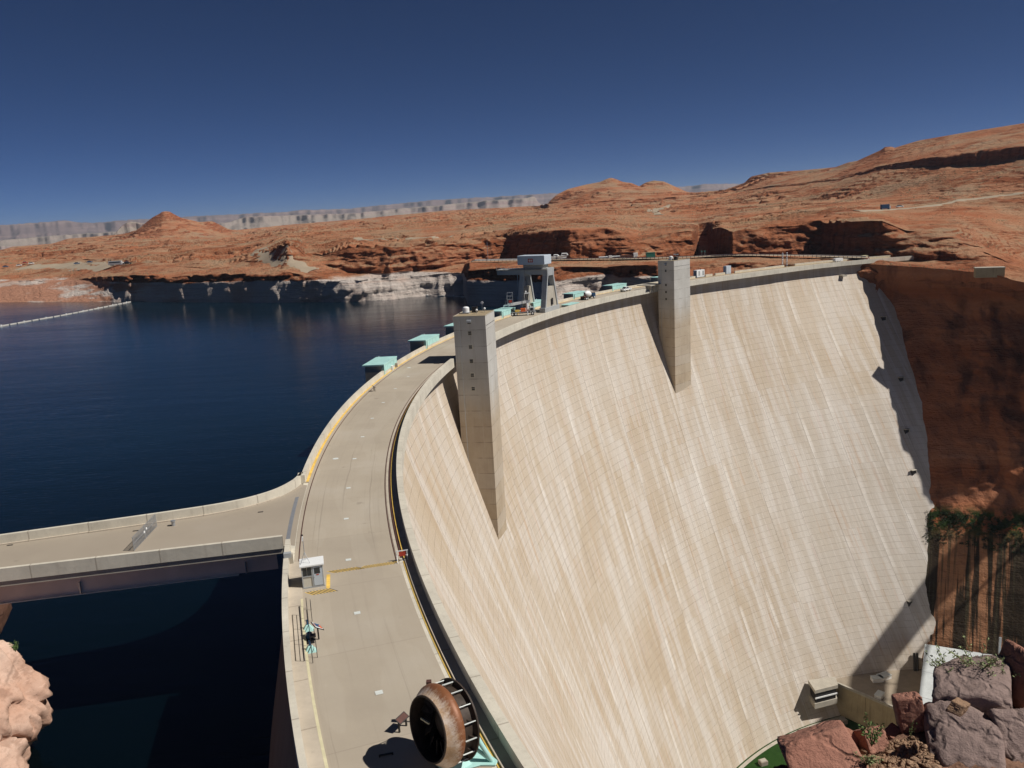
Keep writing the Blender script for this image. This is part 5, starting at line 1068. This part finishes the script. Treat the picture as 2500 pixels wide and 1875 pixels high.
MB().prism([tuple(cq+(p-cq)*.86) for p in q], zd-2.8, zd+1.6).build('wall', M['black'], bl); MB().prism([tuple(cq+(p-cq)*.98) for p in q], zd-5, zd-2.8).build('floor_slab', M['concrete'], bl)
e = [cq+(p-cq)*.95 for p in q]; MB().bar((e[1][0], e[1][1], zd-.6), (e[2][0], e[2][1], zd-.6), .3, .5).build('railing', M['white'], bl)
for i, (x, y, s, nm) in enumerate(((2141, 1662, 2.6, 'left'), (2158, 1656, 3.0, 'right'), (2147, 1702, 2.4, 'near'))):
    p = P(x, y, zd+.1); g_ = thing('equipment_crate', '%s white equipment crate on the lower deck at the foot of the dam' % nm, 'crate', (p[0], p[1], zd+.08), .4*i, 'white crates on the lower deck'); MB().box(-s*.8, s*.8, -s/2, s/2, 0, 1.5).build('box', M['white'], g_, .05); MB().box(-s*.85, s*.85, -s*.55, s*.55, 1.5, 1.65).build('lid', M['plate'], g_)
for x, y, w in ((1939, 1806, 'at its middle'), (1863, 1860, 'near the bottom edge of the picture'), (2058, 1760, 'at its far corner')):
    p = P(x, y, zf+1); g_ = thing('vent_block', 'small pale concrete block standing in the green lawn, '+w, 'concrete block', (p[0], p[1], zf), .3); MB().box(-1.4, 1.4, -1.1, 1.1, 0, 1.6).build('block', M['curb'], g_, .05); MB().box(-1.1, 1.1, -.8, .8, 1.6, 1.75).build('cover', M['concrete'], g_)
# pale powerhouse roof on the right
zr_ = -145.5
q = [P(2258, 1572, zr_), P(2420, 1598, zr_), P(2640, 1630, zr_), P(2700, 2000, zr_), P(2230, 1830, zr_)]
ph_ = thing('powerhouse', 'pale grey flat roof of the powerhouse at the bottom right below the stained wall', 'powerhouse', (0, 0, 0)); MB().prism([tuple(p) for p in q], -178, zr_-.35).build('wall', M['tower'], ph_); MB().prism([tuple(p) for p in q], zr_-.34, zr_).build('roof', M['cliffgrey'], ph_)
e = MB()
for s in (.3, .55, .8):
    a = q[0]+(q[4]-q[0])*s; b = q[2]+(q[3]-q[2])*s; e.bar((a[0], a[1], zr_+.03), (b[0], b[1], zr_+.03), .25, .05)
e.build('roof_joint', M['grey'], ph_)
pq = P(2432, 1590, zr_); MB().cyl((pq[0], pq[1]-2, zr_), (pq[0], pq[1]-2, zr_+7), .5).build('pipe', M['steel'], ph_)
pe = [P(2238, 1590, -160), P(2241, 1640, -165)]
pp = thing('drain_pipes', 'two tall dark pipes climbing the corner between dam and rock at the lower right', 'pipe', (0, 0, 0))
for dx in (0, 10):
    a = hit(2232+dx*.7, 1590); b = hit(2234+dx*.7, 1645)
    MB().cyl((a[0]-.6, a[1]-1.2, a[2]), (b[0]-.6, b[1]-1.2, b[2]), .45, n=8).build('pipe', M['black'], pp)
# small grey blockhouse on the right rim
p = P(2418, 668, 0); hh_ = 410/np.hypot(*p); p = p*hh_; zq = CZ+azt(2418, 668)[1]*410
g_ = thing('blockhouse', 'small grey concrete blockhouse on the red rock rim right of the dam', 'blockhouse', (p[0], p[1], zq), R_(-20)); MB().box(-6.0, 5.0, -2.2, 2.2, -1.5, 2.5).build('wall', M['retain'], g_, .05); MB().box(-6.2, 5.2, -2.4, 2.4, 2.5, 2.8).build('roof', M['concrete'], g_)

# ------------------------------------------------------------------ steel arch bridge just downstream (its shadow crosses the dam face)
cb_ = np.array([270., 268.]); bd = np.array([.44, .898]); bd /= np.linalg.norm(bd); ab = thing('arch_bridge', 'long steel arch road bridge across the canyon downstream of the dam', 'bridge', (cb_[0], cb_[1], 0), math.atan2(bd[1], bd[0]))
MB().box(-290, 175, -6, 6, 3.4, 5.2).build('deck', M['concrete'], ab)
am = MB(); N_ = 28; x0, x1 = -210., 110.
za = lambda s: -38+38*(1-(2*s-1)**2)
for y in (-4.5, 4.5):
    for i in range(N_):
        a, b = i/N_, (i+1)/N_; am.bar((x0+(x1-x0)*a, y, za(a)), (x0+(x1-x0)*b, y, za(b)), .8, 1.0)
        am.bar((x0+(x1-x0)*a, y, za(a)), (x0+(x1-x0)*a, y, 3.4), .5)
am.build('arch', M['grey'], ab); 
for y in (-5.9, 5.9): MB().bar((-290, y, 6.2), (175, y, 6.2), .12, .12).build('railing', M['steel'], ab)

# ------------------------------------------------------------------ near left cliff
o = blob('left_cliff', M['westrock'], (-59.2, 71.9, -9.0), (9.2, 7.0, 10.2), 22, 26, .12, 6, None, .2, None, 2.2, .16); tag(o, 'pinkish white weathered cliff dropping to the water at the lower left', 'cliff')
o = blob('left_cliff_spur', M['westrock'], (-56.2, 64.0, -17.0), (8.0, 7, 9), 31, 20, .11, 6, None, .5, None, 2.2, .16); tag(o, 'lower pale rock spur at the bottom left corner above the water', 'cliff')
o = blob('shaded_cliff', m_boulder('painted_shade_rock', (.10, .05, .035), (.16, .085, .06), .3), (-78, 92, -13), (14, 8, 10), 37, 16, .09, 5, None, .1); tag(o, 'rock ledge painted dark for the shade under the side bridge above the pale cliff', 'cliff')  # bridge shade put into the dark rock colour

# ------------------------------------------------------------------ foreground rim
zg = 26.45
AZ = np.linspace(R_(12), R_(62), 220); rim_pts = [(1700, 2020), (1820, 1950), (1890, 1890), (1960, 1860), (2040, 1830), (2100, 1815), (2180, 1800), (2260, 1785), (2330, 1760), (2420, 1715), (2500, 1680), (2700, 1600), (3000, 1560)]
ra_ = np.array([math.atan2(*P(x, y, zg)) for x, y in rim_pts]); rd_ = np.array([math.hypot(*P(x, y, zg)) for x, y in rim_pts])
rim = np.interp(AZ, ra_, rd_)+fbm(AZ*30, 0, 0, 4, 91)*.25; rows = []
tr_ = np.concatenate([np.linspace(.15, 1, 150), np.linspace(1.01, 1.5, 40)])
FP = np.zeros((220, len(tr_), 3))
for j, t in enumerate(tr_):
    if t <= 1: d = rim*t; z = zg+(1-t)*.35
    else: d = rim*(1+(t-1)*.25)+ (t-1)*2; z = zg-(t-1)*70
    FP[:, j, 0] = d*np.sin(AZ); FP[:, j, 1] = d*np.cos(AZ); FP[:, j, 2] = z
FP[..., 2] += fbm(FP[..., 0]*.8, FP[..., 1]*.8, FP[..., 2]*.4, 6, 93)*.22+fbm(FP[..., 0]*5, FP[..., 1]*5, FP[..., 2], 3, 94)*.07
tag(grid('rim_ground', FP, M['b_dirt'], flip=False), kind='structure')
def rk(x, y, z, size, seed, mat, label, rz=0., planes=13, rough=.05, flat=None, name='boulder'):
    p = P(x, y, z); o = blob(name, M[mat], (p[0], p[1], z), size, seed, planes, rough, 5, None, rz, flat); tag(o, label, 'boulder'); return o
rk(2010, 1852, 26.5, (.72, .50, .34), 101, 'b_red', 'flat red sandstone slab split by dark cracks at the left end of the foreground rocks', .5, 9, .035, .66)
rk(2124, 1806, 26.45, (.23, .2, .21), 102, 'b_red', 'smooth pinkish red wedge of rock behind the leafy weed', .2, 8, .03)
rk(2222, 1744, 26.6, (.20, .22, .30), 103, 'b_red', 'upright red rock block leaning against the big mauve boulder', .3, 7, .03)
rk(2374, 1706, 26.62, (.70, .52, .50), 204, 'b_mauve', 'big angular mauve boulder with a lit top below the sagebrush', .55, 9, .05)
rk(2510, 1674, 26.75, (.42, .45, .50), 105, 'b_red', 'tall purplish red boulder at the right edge of the picture', .2, 8, .06)
rk(2350, 1836, 26.35, (.62, .55, .54), 206, 'b_mauve', 'largest rounded grey mauve boulder at the bottom right', .9, 10, .05)
rk(2492, 1818, 26.4, (.52, .50, .52), 107, 'b_mauve', 'cracked grey mauve boulder in the bottom right corner', 1.4, 10, .06)
rk(2338, 1726, 27.1, (.14, .11, .08), 108, 'b_tan', 'small tan stone lodged on the big angular boulder', .4, 8, .06)
rk(2218, 1838, 26.4, (.20, .17, .12), 109, 'b_mauve', 'grey stone low at the bottom edge left of the largest boulder', .4, 9, .06)
rk(2066, 1800, 26.45, (.15, .14, .11), 110, 'b_red', 'small red stone on the rim left of the leafy weed', 1.1, 8, .05)
rk(2420, 1738, 26.7, (.22, .2, .15), 111, 'b_mauve', 'dark stone wedged between the large boulders', .9, 8, .06)
rk(2262, 1790, 26.3, (.12, .13, .1), 112, 'b_tan', 'small tan stone in the shade under the upright red block', .1, 8, .06)
rk(1985, 1826, 26.45, (.22, .2, .16), 113, 'b_red', 'red stone behind the cracked slab at the rim', .7, 8, .05)
rk(2180, 1790, 26.35, (.14, .12, .1), 114, 'b_red', 'small red stone between the wedge and the upright block', .7, 8, .05)
rk(2290, 1800, 26.3, (.16, .15, .12), 115, 'b_mauve', 'grey stone in shade between the two biggest boulders', .2, 8, .05)
# rubble
def rubble():
    g = np.random.default_rng(44); Vs = []; Fs = []
    bmt = bmesh.new(); bmesh.ops.create_icosphere(bmt, subdivisions=1, radius=1); bv = np.array([v.co[:] for v in bmt.verts]); bf = [[v.index for v in f.verts] for f in bmt.faces]; bmt.free()
    for i in range(2200):
        x = g.uniform(2040, 2290); y = g.uniform(1800, 1900); p = P(x, y, 26.5); a = math.atan2(p[0], p[1]); d = math.hypot(*p); ia = int(np.clip((a-AZ[0])/(AZ[1]-AZ[0]), 0, 219)); jr = int(np.argmin(abs(np.hypot(FP[ia, :150, 0], FP[ia, :150, 1])-d))); z = FP[ia, jr, 2]
        s = g.uniform(.006, .026)*(1 if g.random() < .93 else 2.4); v = bv*g.uniform(.6, 1.25, (len(bv), 1))*np.array([1, g.uniform(.6, 1), g.uniform(.5, .8)])*s; c, sn = math.cos(i), math.sin(i); v = np.stack([v[:, 0]*c-v[:, 1]*sn, v[:, 0]*sn+v[:, 1]*c, v[:, 2]], 1)+np.array([p[0], p[1], z+s*.3]); b = len(Vs); Vs += v.tolist(); Fs += [[b+k for k in f] for f in bf]
    me = bpy.data.meshes.new('rubble'); me.from_pydata(Vs, [], Fs); return link('rubble', me, M['b_tan'])
tag(rubble(), kind='stuff')
def weed(name, x, y, z, hgt, n, label, cat, mat, spread=.35, seed=1, leaf=.022):
    p = P(x, y, z); t = thing(name, label, cat, (p[0], p[1], z)); g = np.random.default_rng(seed); sm_ = MB(); Vs = []; Fs = []
    for i in range(n):
        a = g.uniform(0, 6.28); tip = np.array([math.cos(a)*spread*g.uniform(.2, 1), math.sin(a)*spread*g.uniform(.2, 1), hgt*g.uniform(.55, 1)]); mid = tip*.5+np.array([0, 0, hgt*.08]); q = [np.zeros(3), mid, tip]
        for k in range(2): sm_.cyl(tuple(q[k]), tuple(q[k+1]), .004 if k else .006, .002 if k else .004, n=5)
        for k in range(26):
            s = g.uniform(.25, 1); c = (q[0]*(1-2*s)+q[1]*2*s) if s < .5 else (q[1]*(2-2*s)+q[2]*(2*s-1)); c = c+g.normal(size=3)*hgt*.035; d = g.normal(size=3); d /= np.linalg.norm(d); e = np.cross(d, g.normal(size=3)); e /= np.linalg.norm(e); j = len(Vs); Vs += [tuple(c), tuple(c+d*leaf*.6+e*leaf*.28), tuple(c+d*leaf*1.4), tuple(c+d*leaf*.6-e*leaf*.28)]; Fs.append((j, j+1, j+2, j+3))
    sm_.build('stem', M['stem'], t); me = bpy.data.meshes.new('foliage'); me.from_pydata(Vs, [], Fs); link('foliage', me, M[mat], t); return t
weed('weed', 2128, 1822, 26.6, .33, 9, 'leafy green weed growing from the rubble between the red rocks', 'weed', 'leaf', .16, 3, .03)
weed('weed', 2115, 1868, 26.6, .16, 10, 'low greyish weed at the bottom edge among the rubble', 'weed', 'sage', .16, 4, .02)
weed('grass_stalk', 2222, 1805, 26.6, .40, 2, 'single thin yellow green stalk in the shade below the upright red block', 'weed', 'leaf', .05, 5, .015)
weed('sagebrush', 2385, 1652, 26.8, .5, 14, 'pale feathery sagebrush rising behind the big angular boulder', 'sagebrush', 'sage', .42, 6, .03)
weed('sagebrush', 2315, 1670, 26.7, .42, 12, 'second pale sagebrush, left of the tallest one behind the big boulder', 'sagebrush', 'sage', .3, 7, .03)
weed('sagebrush', 2440, 1668, 26.8, .34, 12, 'small sprig of sagebrush by the right edge boulder', 'sagebrush', 'sage', .3, 8, .025)
g9 = P(38, 1588, -4); w9 = weed('cliff_bush', 38, 1592, -4, 1.0, 16, 'small green bush on top of the pale cliff at the lower left', 'bush', 'leaf', .5, 9, .09)

# ------------------------------------------------------------------ far vehicles and signs
def place(x, y, d):
    a, t = azt(x, y); return (d*math.sin(a), d*math.cos(a), CZ+t*d)
def ground(x, y):
    """first terrain vertex whose bearing and slope match the survey point"""
    a, t = azt(x, y); i = int(np.clip(np.searchsorted(az, a), 1, NAZ-2)); d = np.hypot(TP[i, :, 0], TP[i, :, 1]); tt = (TP[i, :, 2]-CZ)/d
    j = int(np.argmax(tt >= t)); return (d[j]*math.sin(a), d[j]*math.cos(a), TP[i, j, 2])
lot = [P(x, y, 0)*0 for x, y in ((0, 0),)]
def car(x, y, paint, label, rz=0, sc=1.0, cat='car', grp='cars parked on the far shore lot'):
    p = ground(x, y); t = thing('parked_car', label, cat, (p[0], p[1], p[2]+.6), rz, grp)
    MB().box(-2.2*sc, 2.2*sc, -.9*sc, .9*sc, .35, 1.0*sc).build('body', M[paint], t, .08); cb = MB().hexa([(-1.5*sc, -.85*sc, 1.*sc), (1.2*sc, -.85*sc, 1.*sc), (1.2*sc, .85*sc, 1.*sc), (-1.5*sc, .85*sc, 1.*sc)], [(-1.1*sc, -.7*sc, 1.6*sc), (.6*sc, -.7*sc, 1.6*sc), (.6*sc, .7*sc, 1.6*sc), (-1.1*sc, .7*sc, 1.6*sc)]).build('cabin', M['glass'], t); wheels(t, (-1.4*sc, 1.4*sc), .35*sc, .22, .92*sc); return t
for x, y, c, l in ((14, 654, 'blue', 'dark blue car at the far left edge of the shore parking lot'), (47, 651, 'white', 'white car second from the left on the shore parking lot'), (62, 648, 'red', 'reddish car beside the white one on the shore parking lot'), (77, 647, 'white', 'white car just right of the reddish one on the shore parking lot'), (188, 647, 'blue', 'dark blue car alone in the middle of the shore parking lot'), (219, 643, 'blue', 'small dark car at the back of the shore parking lot')): car(x, y, c, l, .3, 1.15)
p = ground(284, 651); t = thing('motorhome', 'long grey motorhome at the right end of the shore parking lot', 'motorhome', (p[0], p[1], p[2]+.5), .1); MB().box(-6, 5, -1.4, 1.4, .8, 4.0).build('body', M['grey'], t, .1); MB().box(-5, 4, -1.43, -1.4, 2.4, 3.3).build('window', M['glass'], t); MB().box(5, 6.2, -1.3, 1.3, .8, 2.8).build('cab', M['white'], t, .1); wheels(t, (-4, -3, 4.5), .6, .3, 1.4)
car(311, 647, 'black', 'dark trailer just right of the motorhome on the shore parking lot', .2, 1.5)
p = ground(2160, 513); t = thing('box_truck', 'tiny dark blue truck on the high plateau road at the right', 'truck', (p[0], p[1], p[2]+.4), 0); MB().box(-2.6, 2.6, -1.2, 1.2, .5, 3.4).build('body', M['blue'], t); MB().box(2.6, 3.6, -1.1, 1.1, .5, 2.2).build('cab', M['white'], t); wheels(t, (-1.8, 2.8), .5, .3, 1.2)
car(2196, 509, 'white', 'tiny silver car behind the truck on the high plateau road', 0, 1.1, 'car', 'cars on the plateau road')
def onroad(x, y, lift=.95):
    a, t = azt(x, y); i = int(np.searchsorted(az, a)); k_ = int(np.clip(i-np.searchsorted(az, azx(1150, 636)), 0, len(pr)-1)); q = pr[k_, 0]*.45+pr[k_, 1]*.55; return (q[0], q[1], q[2])
def thing_on(name, x, y, rz, label, cat): p = onroad(x, y); return thing(name, label, cat, (p[0], p[1], p[2]+.03), rz)
t = thing_on('flatbed_truck', 1538, 634, .0, 'flatbed truck with a white cab on the cliff foot road', 'truck'); MB().box(-6, 1.5, -1.2, 1.2, .9, 1.3).build('flatbed', M['rail'], t); MB().box(1.6, 4.2, -1.2, 1.2, .5, 3.0).build('cab', M['white'], t, .1); MB().box(-5.8, 1.0, -1., 1., 1.3, 2.0).build('load', M['rail'], t); wheels(t, (-5, -3.8, 3), .5, .3, 1.2)
t = thing_on('cargo_container', 1587, 633, .0, 'green container standing on the cliff foot road', 'container'); MB().box(-2.6, 2.6, -1.3, 1.3, 0, 3.0).build('box', M['green'], t, .03); MB().box(-2.7, 2.7, -1.4, 1.4, 3.0, 3.15).build('lid', M['green'], t)
t = thing_on('utility_trailer', 1493, 637, .0, 'white trailer with long pale pipes on the cliff foot road', 'trailer'); MB().box(-8, 5, -.9, .9, .7, 1.0).build('bed', M['steel'], t); MB().box(-2, .0, -1, 1, .5, 1.8).build('box', M['white'], t); MB().cyl((-8, .3, 1.2), (5, .3, 1.2), .25).build('pipe', M['white'], t); wheels(t, (-1, .5), .4, .25, .95)
def boat(x, y, rz, label, s=1.):
    t = thing_on('boat', x, y, rz, label, 'boat'); m = MB(); m.hexa([(-5*s, -.9*s, .6), (5*s, -.5*s, .8), (5*s, .5*s, .8), (-5*s, .9*s, .6)], [(-5.4*s, -1.6*s, 2.3*s), (7*s, -.3*s, 2.8*s), (7*s, .3*s, 2.8*s), (-5.4*s, 1.6*s, 2.3*s)]).build('hull', M['white'], t, .1); MB().hexa([(-2.5*s, -1.1*s, 2.4*s), (2.5*s, -.9*s, 2.5*s), (2.5*s, .9*s, 2.5*s), (-2.5*s, 1.1*s, 2.4*s)], [(-2.2*s, -.9*s, 4.*s), (1.2*s, -.7*s, 4.*s), (1.2*s, .7*s, 4.*s), (-2.2*s, .9*s, 4.*s)]).build('cabin', M['white'], t, .1); MB().box(-2*s, 1.0*s, -1.12*s, -1.0*s, 2.9*s, 3.5*s).build('window', M['glass'], t); MB().box(-4*s, 4*s, -.8*s, .8*s, .3, .65).build('trailer_frame', M['steel'], t); wheels(t, (-1.5, .0), .4, .2, 1.0)
boat(1358, 632, .2, 'white motor boat on a trailer just right of the gantry crane machinery house', .75); boat(1378, 632, .1, 'taller white boat at the right of the two stored on the cliff foot road', .95)
# pier arm with pole on the headland
p0, p1 = onroad(1160, 640), onroad(1262, 637); t = thing('long_pipe', 'long white pipe lying on the headland road left of the gantry crane', 'pipe', p0); m = MB(); m.bar((0, -4, .6), (p1[0]-p0[0], p1[1]-p0[1]-4, p1[2]-p0[2]+.6), .8).build('pipe', M['white'], t); MB().bar((8, -4, 0), (8, -4, 11), .25).build('pole', M['steel'], t)
p = onroad(1722, 632); 
for i, (x, y) in enumerate(((1720, 630), (1712, 629))):
    p = onroad(x, y); t = thing('road_sign', '%s small road sign by the mouth of the side road cut' % ('right' if i == 0 else 'left'), 'road sign', (p[0], p[1], p[2]), 0, 'road signs at the side road'); MB().bar((0, 0, 0), (0, 0, 3.0), .15).build('post', M['steel'], t); MB().box(-.5, .5, -.06, .0, 2.2, 3.1).build('sign_face', M['green'], t)

# ------------------------------------------------------------------ air, light, camera
hz = MB().box(-24000, 24000, -1500, 24500, -400, 265)
ho = hz.build('haze', None); t_ = bpy.data.materials.new('haze_air'); t_.use_nodes = True; nt = t_.node_tree; nt.nodes.clear(); oo = nt.nodes.new('ShaderNodeOutputMaterial'); pv = nt.nodes.new('ShaderNodeVolumePrincipled'); pv.inputs['Color'].default_value = (.72, .84, 1, 1); pv.inputs['Density'].default_value = 3.8e-5; pv.inputs['Anisotropy'].default_value = .2; nt.links.new(pv.outputs[0], oo.inputs['Volume']); ho.data.materials.append(t_); tag(ho, kind='stuff')

w = bpy.data.worlds.new('World'); scene.world = w; w.use_nodes = True; nt = w.node_tree; bg = nt.nodes['Background']; sk = nt.nodes.new('ShaderNodeTexSky'); sk.sky_type = 'NISHITA'; sk.sun_disc = False
el = math.asin(SUN_TO[2]); sk.sun_elevation = el; sk.sun_rotation = math.atan2(SUN_TO[0], SUN_TO[1]); sk.altitude = 5700; sk.air_density = .5; sk.dust_density = 0.; sk.ozone_density = 10.
nt.links.new(sk.outputs[0], bg.inputs[0]); bg.inputs[1].default_value = .05
sd = bpy.data.lights.new('sun', 'SUN'); sd.energy = 4.8; sd.angle = R_(.53); sd.color = (1, .95, .88); so = bpy.data.objects.new('sun', sd); COL.objects.link(so)
so.rotation_euler = Vector(SUN_TO).to_track_quat('Z', 'Y').to_euler()
cd = bpy.data.cameras.new('camera'); cd.sensor_width = 36; cd.lens = FPX/2500*36; cd.clip_start = .3; cd.clip_end = 90000; co = bpy.data.objects.new('camera', cd); COL.objects.link(co)
co.matrix_world = Matrix(((CR[0], CU[0], -CF[0], 0), (CR[1], CU[1], -CF[1], 0), (CR[2], CU[2], -CF[2], CZ), (0, 0, 0, 1))); scene.camera = co
scene.view_settings.view_transform = 'Standard'; scene.view_settings.look = 'None'; scene.view_settings.exposure = 0; scene.view_settings.gamma = 1
scene.render.engine = 'CYCLES'
